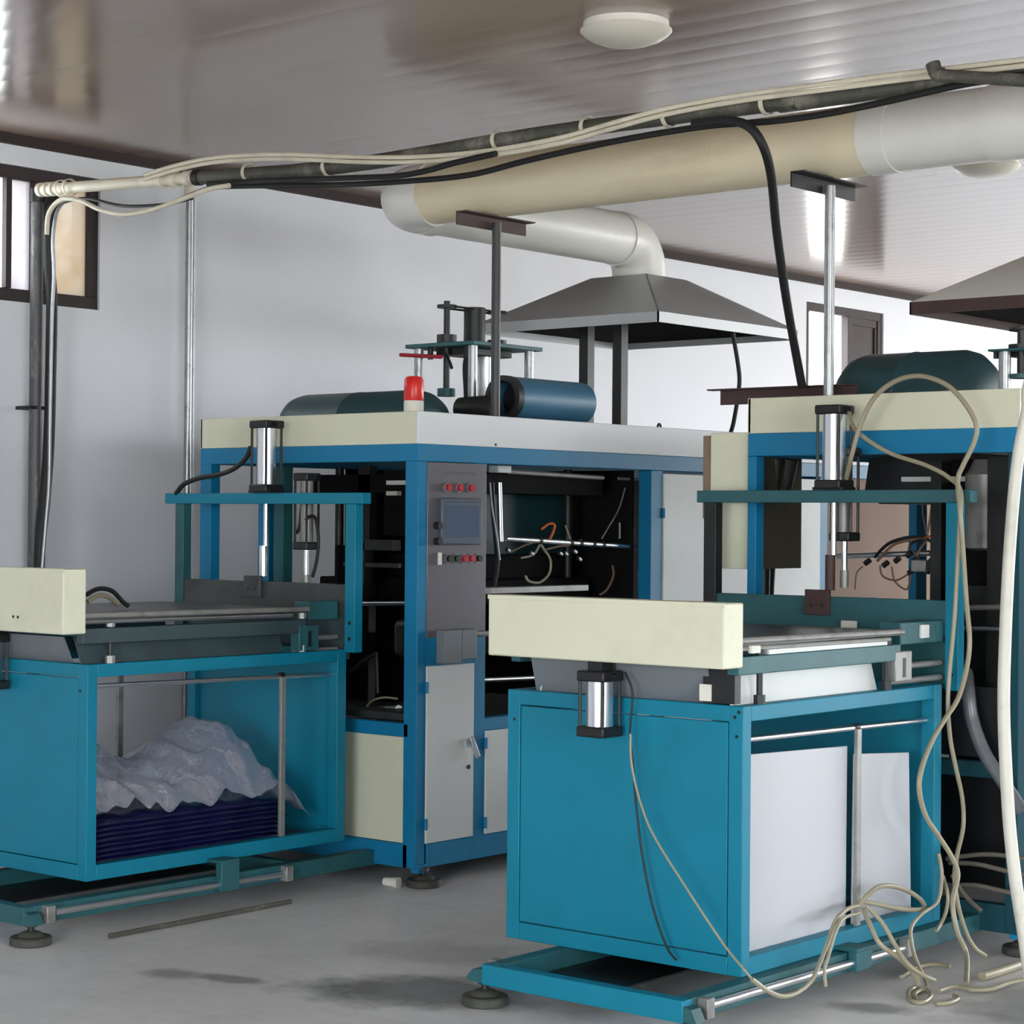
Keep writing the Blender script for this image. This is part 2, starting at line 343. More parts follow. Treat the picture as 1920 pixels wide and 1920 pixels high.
w2 = window('window_2', y0, y1, z0, z1, [(15.03, .06)], [(15.05, y1-.04, None)])
w2['label'] = 'window with one open dark casement, daylight streaming in'
cas = MB(); cy = 15.05
cas.box(WX-.06, WX-.025, cy, y1-.02, z0+.02, z0+.1); cas.box(WX-.06, WX-.025, cy, y1-.02, z1-.13, z1-.04)
cas.box(WX-.06, WX-.025, cy, cy+.07, z0+.1, z1-.13); cas.box(WX-.06, WX-.025, y1-.1, y1-.02, z0+.1, z1-.13)
cas.build('casement', WOOD, w2, .004)
B('shutter_board', WOOD, w2, WX-.055, WX-.04, cy+.05, y1-.08, z0+.09, z1-.12)

# ------------------------------------------------------------------ machines
L0 = (-6.554, 5.257); R0_ = (-3.794, 5.728)
def al(o, px, py, ax, v):
    """local survey point of the machine standing at o"""
    p = at(px, py, ax, v+(o[0] if ax == 'x' else o[1] if ax == 'y' else 0))
    return Vector((p.x-o[0], p.y-o[1], p.z))

def air_cylinder(par, x, y, z_top, z_bot, r, name='air_cylinder', rod_to=None, cap=.058, barrel=None):
    """pneumatic cylinder: two square caps, bright barrel, four tie rods; children of par"""
    o = MB().cyl((x, y, z_bot), (x, y, z_top), r, 28).build(name, barrel or CHROME, par)
    ch = .036
    for z in (z_top, z_bot-ch): MB().box(x-cap, x+cap, y-cap, y+cap, z, z+ch).build('end_cap', BLACK, o, .006)
    for sx_ in (-1, 1):
        for sy_ in (-1, 1): C('tie_rod', DARKST, o, (x+sx_*cap*.82, y+sy_*cap*.82, z_bot), (x+sx_*cap*.82, y+sy_*cap*.82, z_top), .006, 8)
    C('port', BLACK, o, (x+cap, y, z_top+ch/2), (x+cap+.022, y, z_top+ch/2), .012, 10)
    if rod_to is not None: C('piston_rod', CHROME, o, (x, y, rod_to), (x, y, z_bot), .012, 14)
    return o

def make_cart(o, q):
    t = thing('stacking_cart', q['label'], 'machine cart', (o[0], o[1], 0), 'stacking carts of the forming machines')
    zt, zb, D, W, e = q['zt'], q['zb'], q['D'], 1.0, .056
    fm = TEAL
    # frame
    for (x0, x1, y0, y1) in ((-e, 0, 0, .05), (-W, -W+e, 0, .05), (-e, 0, D-e, D), (-W, -W+e, D-e, D)):
        B('post', fm, t, x0, x1, y0, y1, zb, zt, .003)
    for zz in ((zt-.052, zt), (zb, zb+.06)):
        nm = 'top_rail' if zz[1] == zt else 'bottom_rail'
        B(nm, fm, t, -W+e, -e, 0, .05, zz[0], zz[1], .003); B(nm, fm, t, -W+e, -e, D-.05, D, zz[0], zz[1], .003)
        B(nm, fm, t, -.05, 0, .05, D-e, zz[0], zz[1], .003); B(nm, fm, t, -W, -W+.05, .05, D-e, zz[0], zz[1], .003)
    g = .004
    B('front_panel', fm, t, -W+e+g, -e-g, .002, .02, zb+.06+g, zt-.052-g, .002)
    B('rear_panel', fm, t, -W+e, -e, D-.03, D-.015, zb+.06, zt-.052)
    B('upright_bar', STEEL, t, -W+.01, -W+.03, D*.66, D*.66+.03, zb+.06, zt-.052, .002)
    B('floor_sheet', OILY if q['film'] else TEAL_D, t, -W+.03, -.03, .03, D-.03, zb+.012, zb+.03)
    for hx, hz in q['holes']: C('bolt_hole', BLACK, t, (hx, -.0015, hz), (hx, .004, hz), .006, 12)
    # chrome rod and upright inside the side opening
    C('chrome_rod', CHROME, t, (-.03, .03, q['rz'][0]), (-.03, D-.03, q['rz'][1]), .0095, 14)
    for yb in q['bars']:
        B('upright_bar', STEEL, t, -.028, -.012, yb-.014, yb+.014, zb+.03, q['rz'][1]+.005, .002)
        C('rod_collar', DARKST, t, (-.03, yb-.012, (q['rz'][0]+q['rz'][1])/2+(.0)), (-.03, yb+.012, (q['rz'][0]+q['rz'][1])/2), .014, 14)
    # work table carried above the cart
    te = q['te']
    B('table_top', OILY, t, -W+.02, -.02, -.02, te, 1.216, 1.236, .002)
    T('edge_bar', STEEL, t, [(-.012, -.02, 1.238), (-.012, te, 1.231)], .011, 10, 1)
    T('edge_bar', CHROME if q['film'] else STEEL, t, [(-.008, -.02, 1.212), (-.008, te-.1, 1.207)], .008, 10, 1)
    if not q['film']: B('slide_strip', DOORG, t, -.03, -.004, .16, te-.12, 1.187, 1.204, .002)
    B('support_channel', q['chan'], t, -.05, -.006, -.02, te-.02, 1.126, 1.186, .003)
    B('support_channel', q['chan'], t, -W+.03, -W+.07, -.02, te-.02, 1.126, 1.186, .003)
    B('cross_channel', TEAL_D, t, -W+.07, -.05, -.02, .02, 1.155, 1.216, .003)
    for yb in (.127, q['py']):
        C('support_screw', DARKST, t, (-.02, yb, zt), (-.02, yb, 1.216), .011, 12)
        C('screw_nut', STEEL if q['film'] else DARKST, t, (-.02, yb, zt), (-.02, yb, zt+.03), .02, 6)
        C('screw_nut', STEEL if q['film'] else DARKST, t, (-.02, yb, 1.19), (-.02, yb, 1.215), .019, 6)
    # sheet metal chute below the table
    MB().prism([(-.88, -.02, 1.15), (-.13, -.02, 1.15), (-.14, .04, zt-.01), (-.90, .04, zt-.01)], (0, .006, 0)).build('chute_front_sheet', q['chf'], t)
    MB().prism([(-.085, -.0, 1.15), (-.085, te-.11, 1.15), (-.05, te-.11, zt-.01), (-.05, .012, zt-.01)], (-.006, 0, 0)).build('chute_side_sheet', q['chs'], t)
    MB().prism([(-W+.16, .02, 1.15), (-W+.16, te-.14, 1.15), (-W+.12, te-.12, zt-.01), (-W+.12, .03, zt-.01)], (.006, 0, 0)).build('chute_side_sheet', q['chs'], t)
    # cream cover box across the front
    cb = MB().box(-.982, .013, -.133, -.02, q['bz'][0], q['bz'][1]).build('cover_box', CREAM, t, .006)
    B('cover_seam', CREAM, cb, -.984, .014, -.1345, -.131, q['bz'][1]-.014, q['bz'][1]+.001, .001)
    for hx, hz in q['bolts']: C('bolt_hole', DARKST, cb, (hx, -.1345, hz), (hx, -.13, hz), .006, 10)
    # front air cylinder hanging under the cover box
    ac = air_cylinder(t, -.53, -.075, q['fc'][0], q['fc'][1], .048)
    B('mount', BLACK, ac, -.56, -.50, -.105, -.045, q['fc'][0]+.03, q['bz'][0]+.004)
    # gate over the rear end
    gy, ph = q['gy'], q['gpz']
    gt = B('gate_crossbar', q['gm'], t, q['gx'][0], q['gx'][1], gy, gy+.055, q['gz'][0], q['gz'][1], .003)
    B('gate_post', TEAL_D if q['film'] else DARKST, t, -1.135, -1.075, gy+.004, gy+.055, .99, q['gz'][0], .003)
    gp = B('gate_post', TEAL, t, q['rp'][0], q['rp'][1], gy+.004, gy+.055, ph, q['gz'][0], .003)
    for zz in (.06, .13): C('bolt_hole', BLACK, gp, ((q['rp'][0]+q['rp'][1])/2, gy+.0025, ph+zz), ((q['rp'][0]+q['rp'][1])/2, gy+.006, ph+zz), .009, 12)
    B('gate_lower_beam', q['lb'], t, -1.075, q['rp'][0], gy+.01, gy+.05, q['lbz'][0], q['lbz'][1], .003)
    B('gate_apron', TEAL_D if not q['film'] else OTEAL, t, -1.075, q['rp'][0]-.005, gy+.03, gy+.045, 1.0, q['lbz'][0])
    B('beam_bracket', q['brk'], t, -.64, -.53, gy-.008, gy+.012, 1.262, 1.362, .003)
    for bx in (-.61, -.56): C('bolt_hole', BLACK, t, (bx, gy-.009, 1.30), (bx, gy-.005, 1.30), .008, 10)
    c1 = air_cylinder(t, -.53, gy+.028, q['gz'][1]+.335-.036, q['gz'][1]+.04, .047, rod_to=1.50)
    C('rod_sleeve', CHROME if q['film'] else BROWNST, c1, (-.545, gy+.028, 1.36), (-.545, gy+.028, 1.50), .02, 16)
    B('base_plate', BLACK, c1, -.60, -.46, gy-.02, gy+.075, q['gz'][1], q['gz'][1]+.012)
    x2 = q['c2x']
    c2 = air_cylinder(t, x2, gy+.094, q['c2z'][0], q['c2z'][1], .030, rod_to=q['c2z'][1]-.17, cap=.046, barrel=STEEL)
    C('clevis', STEEL, c2, (x2, gy+.094, q['c2z'][1]-.22), (x2, gy+.094, q['c2z'][1]-.15), .018, 12)
    # slide blocks at the back of the table
    B('slide_block', STEEL if not q['film'] else TEAL_D, t, -.06, -.004, te-.06, te+.06, 1.05, 1.16, .004)
    B('slot', BLACK, t, -.004, -.002, te-.006, te+.012, 1.065, 1.135)
    B('slide_block', TEAL_D, t, -.12, -.03, te+.02, gy, 1.18, 1.262, .004)
    for zz in (1.045, 1.10): C('guide_pin', STEEL, t, (-.05, te-.05, zz), (-.05, gy+.01, zz), .012, 12)
    # guide bracket that rides on the base rail
    B('guide_bracket', TEAL_D, t, -.002, .092, D*.47-.05, D*.47+.05, zb+.003, zb+.017, .003)
    B('guide_bracket', TEAL_D, t, .054, .092, D*.47-.05, D*.47+.05, .08, zb+.004, .003)
    B('guide_bracket', q['gm'], t, -.85, -.82, D*.47-.05, D*.47+.05, .13, zb+.03, .003)
    return t

common = dict(gm=TEAL)
QR = dict(label='teal stacking cart with two white boards in its side opening', zt=1.0245, zb=.1416, D=1.341, holes=[(-.968, .92), (-.032, .988), (-.016, 1.005), (-.024, .925)],
          rz=(.911, .892), bars=(.764,), te=1.06, chan=TEAL_D, py=.96, chf=BOXG, chs=DOORG, bz=(1.152, 1.364), fc=(1.083, .931), bolts=[],
          gy=1.406, gpz=.996, gx=(-1.1685, .0804), gz=(1.706, 1.7555), rp=(-.027, .028), lb=TEAL_D, lbz=(1.20, 1.335), brk=BROWNST, c2x=-.52, c2z=(1.89, 1.59), film=False, gm=TEAL_D)
QL = dict(label='teal stacking cart holding film-wrapped blue trays', zt=1.045, zb=.192, D=1.45, holes=[(-.045, .94)],
          rz=(.957, .936), bars=(1.077,), te=1.22, chan=OTEAL, py=1.19, chf=BOXG, chs=OTEAL, bz=(1.168, 1.422), fc=(1.115, .96), bolts=[(-.30, 1.228), (-.27, 1.227)],
          gy=1.4255, gpz=1.034, gx=(-1.2056, .1151), gz=(1.694, 1.744), rp=(.005, .068), lb=OILY, lbz=(1.20, 1.335), brk=OILY, c2x=-.33, c2z=(1.80, 1.52), film=True, gm=TEAL)
cartR = make_cart(R0_, QR)
cartL = make_cart(L0, QL)
B('dark_front_flap', BLACK, cartR, -.155, -.03, -.005, .03, 1.03, 1.15)
B('paper_tag', PAPER, cartR, -.165, -.12, -.012, -.006, 1.035, 1.09)
B('latch_block', PAPER, cartR, -.006, .012, .035, .085, 1.196, 1.222, .003)
B('clamp_block', PAPER, cartR, -.47, -.40, 1.39, 1.40, 1.215, 1.245, .003)
B('corner_block', DOORG, cartR, -.05, -.02, 1.22, 1.28, 1.20, 1.25, .003)

def leveling_foot(par, x, y, top, r=.08):
    o = MB().lathe((x, y, 0), (0, 0, 1), [(0, r*.94), (.004, r), (.026, r), (.032, r*.94), (.034, r*.62), (.046, r*.5), (.052, r*.3)], 36).build('leveling_foot', PAD, par)
    C('stud', DARKST, o, (x, y, .05), (x, y, top), .013, 14)
    C('nut', DARKST, o, (x, y, top-.016), (x, y, top-.002), .024, 6)
    return o

def make_body(o, q):
    t = thing('forming_machine', q['label'], 'machine', (o[0], o[1], 0), 'plastic forming machines')
    x0, x1, ya, yb, zt, zm, zl = q['x0'], q['x1'], q['y0'], q['y1'], q['zt'], q['zm'], q['zl']
    zb = .08
    # cream fascia round the top, blue beams under it
    B('fascia_panel', CREAM, t, x0, x1-.004, ya, ya+.012, zm, zt, .003)
    B('fascia_panel', FASC if not q['right'] else CREAM, t, x1-.012, x1, ya-.0005, yb, zm, zt, .003)
    B('fascia_panel', CREAM, t, x0, x1, yb-.012, yb, zm, zt)
    B('fascia_panel', CREAM, t, x0, x0+.012, ya, yb, zm, zt)
    B('top_sheet', CREAM, t, x0+.012, x1-.012, ya+.012, yb-.012, zt-.02, zt-.004)
    B('top_beam', BLUE, t, x0, x1, ya+.001, ya+.05, zl, zm, .003); B('top_beam', BLUE, t, x0, x1, yb-.05, yb, zl, zm, .003)
    B('top_beam', BLUE, t, x1-.05, x1-.001, ya+.05, yb-.05, zl, zm, .003); B('top_beam', BLUE, t, x0+.001, x0+.05, ya+.05, yb-.05, zl, zm, .003)
    C('screw', DARKST, t, (x1, 2.11, zm+.012), (x1+.004, 2.11, zm+.012), .006, 8)
    # posts
    for (a, b) in q['posts']:
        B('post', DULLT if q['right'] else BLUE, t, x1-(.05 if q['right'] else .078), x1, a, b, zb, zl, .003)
        B('post', BLUE, t, x0, x0+q['lpw'], a, b, zb, zl, .003)
    for zz in ((zb, .185), (.66, .72)):
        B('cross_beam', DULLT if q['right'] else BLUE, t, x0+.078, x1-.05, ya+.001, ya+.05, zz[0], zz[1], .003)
        B('cross_beam', BLUE, t, x0+.078, x1-.078, yb-.05, yb, zz[0], zz[1], .003)
        B('side_beam', BLUE, t, x1-.05, x1-.001, ya+.08, yb-.08, zz[0], zz[1], .003)
        B('side_beam', BLUE, t, x0+.001, x0+.05, ya+.08, yb-.08, zz[0], zz[1], .003)
    if not q['right']: B('lower_panel', CREAM, t, x0+.08, x1-.082, ya+.012, ya+.024, .187, .658, .002)
    else: B('lower_panel', BLACK, t, x0+.08, x1-.082, ya+.30, ya+.312, .187, .658, .002)  # black sheet added for the dark open interior, no real panel here
    B('lower_panel', OILY, t, x0+.002, x0+.012, ya+.1, yb-.1, .187, .658)
    B('floor_sheet', DARKST, t, x0+.06, x1-.06, ya+.06, yb-.06, .10, .115)
    # base frame that the cart rides on
    br, bl, fy = q['base']
    za, zz = .072, .1416
    B('base_rail', TEAL_D, t, br-.06, br, fy+.05, ya+.02, za, zz, .003); B('base_rail', TEAL_D, t, bl, bl+.06, fy+.05, ya+.02, za, zz, .003)
    B('base_front_rail', TEAL if q['right'] else TEAL_D, t, bl, br, fy, fy+.05, za, zz, .003)  # left rail takes a darker paint, putting its shade into the colour
    B('black_sheet', BLACK, t, bl+.06, bl+.40, fy+.06, ya-.52, .074, .080)  # thin black sheet between the base rails
    B('base_tie', TEAL_D, t, bl+.06, br-.06, ya-.5, ya-.45, za, zz, .003)
    for xx, sg in ((br, 1), (bl, -1)):
        C('slide_rod', CHROME, t, (xx+.018*sg, fy+.13, .112), (xx+.018*sg, fy+1.36, .106), .0135, 16)
        for yy in (fy+.10, fy+1.36): B('rod_bracket', STEEL, t, min(xx, xx+.04*sg), max(xx, xx+.04*sg), yy-.02, yy+.02, .075, .14, .003)
    MB().prism([(bl-.07, fy+.004, .09), (bl-.045, fy+.004, .118), (bl, fy+.004, .123), (bl, fy+.004, .074), (bl-.06, fy+.004, .078)], (0, .05, 0)).build('foot_bracket', TEAL_D, t)
    MB().prism([(br+.05, fy+.004, .078), (br, fy+.004, .074), (br, fy+.004, .123), (br+.03, fy+.004, .118)], (0, .05, 0)).build('foot_bracket', TEAL_D, t)
    leveling_foot(t, br+.005, fy+.03, .085); leveling_foot(t, bl-.01, fy+.03, .085)
    leveling_foot(t, x1-.0, ya+.06, .085); leveling_foot(t, x0+.05, ya+.06, .085); leveling_foot(t, x1-.05, yb-.2, .085); leveling_foot(t, x0+.05, yb-.2, .085)
    MB().box(x1-.035, x1+.006, ya+.01, ya+.085, .06, .10).build('foot_plate', BLUE, t, .002)
    # press and heater inside, common to both machines
    B('heater_bank', SOOT, t, x0+.14, x1-.16, ya+q['io']-.07, ya+q['io']+.93, zl-.13, zl-.04)
    B('platen', SOOT, t, x0+.2, x1-.28, ya+q['io'], ya+q['io']+.98, 1.22, 1.34, .01)
    B('mould_block', SOOT, t, x0+.26, x1-.34, ya+q['io']+.08, ya+q['io']+.88, 1.34, 1.46, .01)
    B('lower_platen', SOOT, t, x0+.2, x1-.28, ya+q['io'], ya+q['io']+.98, .98, 1.08, .01)
    for xx in (x0+.26, x1-.34):
        for yy in (ya+q['io']+.08, ya+q['io']+.88): C('guide_column', DARKST, t, (xx, yy, .72), (xx, yy, zl), .022, 16)
    C('press_ram', STEEL, t, ((x0+x1)/2-.05, ya+1.1, .4), ((x0+x1)/2-.05, ya+1.1, .98), .06, 20)
    B('inner_bulkhead', SOOT, t, x0+.1, x1-.1, ya+q['io']+1.1, ya+q['io']+1.115, .7, zl)
    return t

BL = dict(label='blue and cream forming machine with control panel and red beacon', x0=-1.1326, x1=.3014, y0=1.584, y1=6.7, zt=2.107, zm=1.963, zl=1.886, right=False, lpw=.078, io=.62,
          posts=((1.585, 1.645), (1.97, 2.05), (3.33, 3.43), (4.95, 5.03), (6.62, 6.70)), base=(.051, -.768, -.335))
BR = dict(label='blue and cream forming machine beside the stacking cart with white boards', x0=-1.015, x1=.2056, y0=1.552, y1=5.6, zt=2.1395, zm=1.993, zl=1.899, right=True, lpw=.042, io=1.5,
          posts=((1.553, 1.613), (2.9, 3.0), (4.4, 4.5), (5.5, 5.6)), base=(.051, -.768, -.4026))
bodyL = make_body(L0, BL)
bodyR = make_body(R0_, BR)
X1 = BL['x1']

# --- left machine: control panel, doors, openings on the side that faces the aisle
cp = B('control_panel', PANELG, bodyL, X1-.02, X1+.002, 1.646, 2.048, 1.10, 1.884, .003)
xs = X1+.002
B('filler_panel', BLUE, bodyL, X1-.02, X1-.002, 1.646, 1.97, .97, 1.10)
scr = B('display_housing', BEZEL, cp, xs, xs+.022, 1.718, 1.995, 1.515, 1.725, .006)
B('display', SCREEN, scr, xs+.022, xs+.0235, 1.748, 1.972, 1.548, 1.692, .001)
B('bezel_groove', BLACK, scr, xs+.022, xs+.0228, 1.745, 1.975, 1.706, 1.709)
def button(y, z, mt, r=.017, ln=.022):
    b = C('push_button', mt, cp, (xs, y, z), (xs+ln, y, z), r, 20)
    C('button_ring', STEEL, b, (xs, y, z), (xs+.008, y, z), r*1.3, 20)
    return b
for y in (1.772, 1.85, 1.928): button(y, 1.772, REDD)
for y, mt in ((1.78, BLACK), (1.832, BLACK), (1.885, REDD), (1.935, REDD), (1.985, BLACK)): button(y, 1.452, mt, .016)
B('toggle_switch', PAPER, cp, xs, xs+.016, 1.714, 1.728, 1.425, 1.48, .002)
for z in (1.60, 1.53): C('key_lock', BLACK, cp, (xs, 1.70, z), (xs+.03, 1.70, z), .016, 16)
for i in range(9): B('panel_lettering', BEZEL, cp, xs, xs+.0006, 1.765+i*.0235, 1.765+i*.0235+random.uniform(.012, .019), 1.832, 1.832+random.uniform(.010, .014))
for yy, wd, z0_, z1_ in ((1.71, .115, .985, 1.135), (1.83, .10, 1.0, 1.135)):
    B('switch_box', BOXG, bodyL, X1, X1+.055, yy, yy+wd, z0_, z1_, .004)
C('cable_gland', STEEL, bodyL, (X1+.03, 1.93, 1.112), (X1+.03, 2.04, 1.108), .013, 12)
def door(o, par, x, y0, y1, z0, z1, mt=DOORG, handle=None, hinge_y=None):
    d = B('cabinet_door', mt, par, x-.008, x+.006, y0, y1, z0, z1, .003)
    for z in (z0+.11*(z1-z0), z1-.12*(z1-z0)):
        C('hinge', BLUE, d, (x+.006, hinge_y, z-.025), (x+.006, hinge_y, z+.025), .008, 10)
    if handle:
        hy, hz = handle
        h = C('handle', CHROME, d, (x+.006, hy, hz+.03), (x+.014, hy, hz+.03), .022, 16)
        MB().prism([(x+.016, hy-.012, hz+.055), (x+.016, hy+.012, hz+.06), (x+.03, hy+.045, hz-.03), (x+.03, hy+.02, hz-.04)], (.012, 0, 0)).build('lever', CHROME, h, .002)
        C('keyhole', DARKST, h, (x+.006, hy, hz-.08), (x+.01, hy, hz-.08), .01, 12)
    return d
door(L0, bodyL, X1, 1.648, 1.968, .187, .975, handle=(1.93, .585), hinge_y=1.646)
door(L0, bodyL, X1, 2.053, 3.325, .187, .66, hinge_y=2.052)
door(L0, bodyL, X1, 3.433, 4.945, .187, 1.872, hinge_y=3.432)
B('brown_cover_board', CARD, bodyL, X1-.03, X1-.02, 5.02, 6.64, 1.085, 1.885)
B('side_beam', BLUE, bodyL, X1-.05, X1-.001, 5.02, 5.62, 1.10, 1.19, .002)
door(L0, bodyL, X1, 5.033, 6.6, .187, 1.09, hinge_y=5.032)
hk = al(L0, 1236, 806, 'x', X1-.02)
T('lifting_hook', BLACK, bodyL, [hk+Vector((0, -.02, -.02)), hk+Vector((0, -.012, .02)), hk+Vector((0, .0, .03)), hk+Vector((0, .012, .02)), hk+Vector((0, .02, -.02))], .006, 8)
# interior seen through the aisle opening
B('heater_shield', mat('dark_teal_shield', (34, 66, 72), .4, var=.1), bodyL, -.16, -.14, 2.06, 3.2, 1.46, 1.80)
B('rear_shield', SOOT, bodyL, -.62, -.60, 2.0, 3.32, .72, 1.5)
p = lambda px, py, x=X1-.12: al(L0, px, py, 'x', x)
def seg(name, mt, a, b, r, x=X1-.12, par=bodyL): return C(name, mt, par, p(*a, x), p(*b, x), r, 14)
seg('lift_rod', CHROME, (936, 905), (939, 1015), .012)
B('lift_rod_block', DOORG, bodyL, X1-.15, X1-.09, p(932, 0).y-.0, p(952, 0).y+.02, 1.85, 1.884, .003)
tr = seg('tie_bar', CHROME, (948, 1010), (1200, 1026), .013)
for k in (1010, 1068, 1086, 1110, 1128): seg('collar', DARKST, (k, 1010+(k-948)*.0635), (k+4, 1010+(k+4-948)*.0635), .017, par=tr)
seg('top_bar', STEEL, (952, 884), (1130, 896), .012); seg('top_bar', STEEL, (1160, 897), (1210, 900), .008)
for pts, mt, r in (([(1016, 992), (1030, 982), (1040, 985), (1036, 1000), (1030, 1012)], ORANGE, .006),
                   ([(1010, 1015), (1020, 1030), (1032, 1050), (1030, 1075), (1012, 1092), (992, 1090), (985, 1080)], HOSE, .006),
                   ([(1012, 1022), (1000, 1040), (978, 1046)], HOSE, .005), ([(960, 1034), (985, 1022), (1010, 1015)], BROWNH, .004),
                   ([(1148, 1060), (1150, 1080), (1138, 1105), (1125, 1115)], BROWNH, .006), ([(1025, 1030), (1050, 1024), (1070, 1022), (1090, 1012)], BROWNH, .005),
                   ([(1128, 1010), (1140, 990), (1160, 955), (1172, 915)], STEEL, .004), ([(1070, 1012), (1062, 990), (1060, 985)], HOSE, .004)):
    T('air_line', mt, bodyL, [p(a, b) for a, b in pts], r, 8)
for a, b in ((950, 1030), (994, 1036), (1048, 1036), (1058, 1036), (1075, 1032), (1084, 1046)): C('air_fitting', CHROME, bodyL, p(a, b), p(a+5, b+4), .010, 10)
for a, b, c_ in ((1162, 980, 1010), (1188, 990, 1010), (1200, 1030, 1060), (1198, 1070, 1096)): seg('spring_pin', STEEL, (a, b), (a, c_), .006)
B('silver_channel', STEEL, bodyL, X1-.10, X1-.03, 2.06, 2.86, 1.285, 1.315, .003)
T('wire_loom', RUBBER, bodyL, [p(922, 905), (p(925, 960)), p(930, 1010), p(932, 1060), p(925, 1100)], .012, 8)
T('wire_loom', GALV, bodyL, [p(918, 905, X1-.09), (p(922, 950, X1-.09)), p(930, 1000, X1-.09), p(937, 1050, X1-.09)], .005, 8)
C('chrome_rod', CHROME, bodyL, p(905, 1275, X1-.2), p(1020, 1270, X1-.2), .012, 14)
# interior seen through the front opening
yf = BL['y0']
pf = lambda px, py, d=.25: al(L0, px, py, 'y', yf+d)
C('chrome_rod', CHROME, bodyL, pf(660, 1132, .06), pf(762, 1131, .06), .010, 14)
B('drive_housing', SOOT, bodyL, -.02, .20, yf+.32, yf+.5, .95, 1.28, .02)
B('gear_case', DARKST, bodyL, .0, .2, yf+.16, yf+.3, 1.0, 1.17, .03)
B('gearbox', SOOT, bodyL, -.30, .2, yf+.42, yf+.54, 1.55, 1.86)
T('drive_hose', RUBBER, bodyL, [pf(655, 1262), pf(690, 1235), pf(706, 1225)], .01, 8)
C('drive_pin', DARKST, bodyL, pf(706, 1225), pf(708, 1300), .008, 10)
C('cross_pipe', GALV, bodyL, pf(640, 1340, .3), pf(748, 1334, .3), .03, 16)
T('air_line', HOSE, bodyL, [pf(683, 1335), pf(695, 1316), pf(718, 1308), pf(745, 1310)], .005, 8)
B('oil_tray', OILY, bodyL, -.9, .2, yf+.1, yf+.5, .72, .75)
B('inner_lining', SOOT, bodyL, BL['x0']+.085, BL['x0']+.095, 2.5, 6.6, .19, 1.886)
B('frame_upright', TEAL_D, bodyL, -.95, -.88, yf+.32, yf+.38, .72, 1.886)
B('frame_upright', DARKST, bodyL, -.60, -.52, yf+.55, yf+.60, .72, 1.886)
B('steel_bracket', DARKST, bodyL, -.42, -.36, yf+.35, yf+.41, 1.32, 1.52); B('steel_bracket', DARKST, bodyL, -.42, -.18, yf+.35, yf+.41, 1.48, 1.53)
B('sensor_arm', BLACK, bodyL, -.50, -.14, yf+.35, yf+.37, 1.40, 1.42)
B('name_plate', PAPER, bodyL, -.25, -.12, yf+.38, yf+.41, 1.79, 1.81); B('name_plate', PAPER, bodyL, -.25, -.18, yf+.38, yf+.41, 1.74, 1.76)
B('beige_block', CREAM, bodyL, -.02, .20, yf+.30, yf+.31, 1.53, 1.59)

# --- press tower that rises through the top of each machine
def tower(par, cx, cy, zt, k=1.0, bh=.37, hw=.23):
    tw = B('tower_plate', TEAL_D, par, cx-hw, cx+hw, cy-.27, cy+.27, zt+.385*k, zt+.405*k, .003)
    for dx in (-hw+.05, hw-.05):
        for dy in (-.22, .22): C('tower_column', GALV, tw, (cx+dx, cy+dy, zt-.05), (cx+dx, cy+dy, zt+.39*k), .024, 18)
    C('air_barrel', CHROME, tw, (cx+.02, cy+.06, zt), (cx+.02, cy+.06, zt+bh), .055, 24)
    C('motor', DARKST, tw, (cx, cy, zt+.40*k), (cx, cy, zt+.60*k), .055, 24)
    B('motor_base', DARKST, tw, cx-.10, cx+.10, cy-.18, cy+.18, zt+.35*k, zt+.386*k, .004)
    for dy in (-.19, .20):
        C('adjusting_screw', BLACK, tw, (cx-.02, cy+dy, zt+.14*k), (cx-.02, cy+dy, zt+.62*k), .016, 14)
        C('screw_pad', TEAL_D, tw, (cx-.02, cy+dy, zt+.14*k), (cx-.02, cy+dy, zt+.18*k), .045, 16)
        C('sprocket', DARKST, tw, (cx-.02, cy+dy, zt+.585*k), (cx-.02, cy+dy, zt+.60*k), .05, 20)
        C('screw_bearing', BLACK, tw, (cx-.02, cy+dy, zt+.405*k), (cx-.02, cy+dy, zt+.45*k), .05, 16)
    T('drive_chain', BLACK, tw, [(cx-.07, cy-.19, zt+.59*k), (cx-.05, cy+.2, zt+.59*k)], .006, 6, 1); T('drive_chain', BLACK, tw, [(cx+.03, cy-.19, zt+.59*k), (cx+.03, cy+.2, zt+.59*k)], .006, 6, 1)
    for dx in (-.12, .12): C('hanger_stud', BLACK, tw, (cx+dx, cy-.2, zt+.33*k), (cx+dx, cy-.2, zt+.40*k), .014, 10)
    return tw
tw = tower(bodyL, -.43, 2.80, 2.107)
T('red_lever', REDD, tw, [(-.72, 2.56, 2.465), (-.42, 2.54, 2.44)], .010, 8, 1)
T('tower_hose', RUBBER, tw, [(-.30, 2.62, 2.47), (-.31, 2.60, 2.40), (-.31, 2.61, 2.25), (-.30, 2.60, 2.12)], .018, 10)
T('tower_hose', RUBBER, tw, [(-.42, 2.56, 2.46), (-.38, 2.55, 2.42), (-.36, 2.55, 2.38)], .008, 8)
tower(bodyR, .072, 2.06, 2.1395, .43, .33, .125)

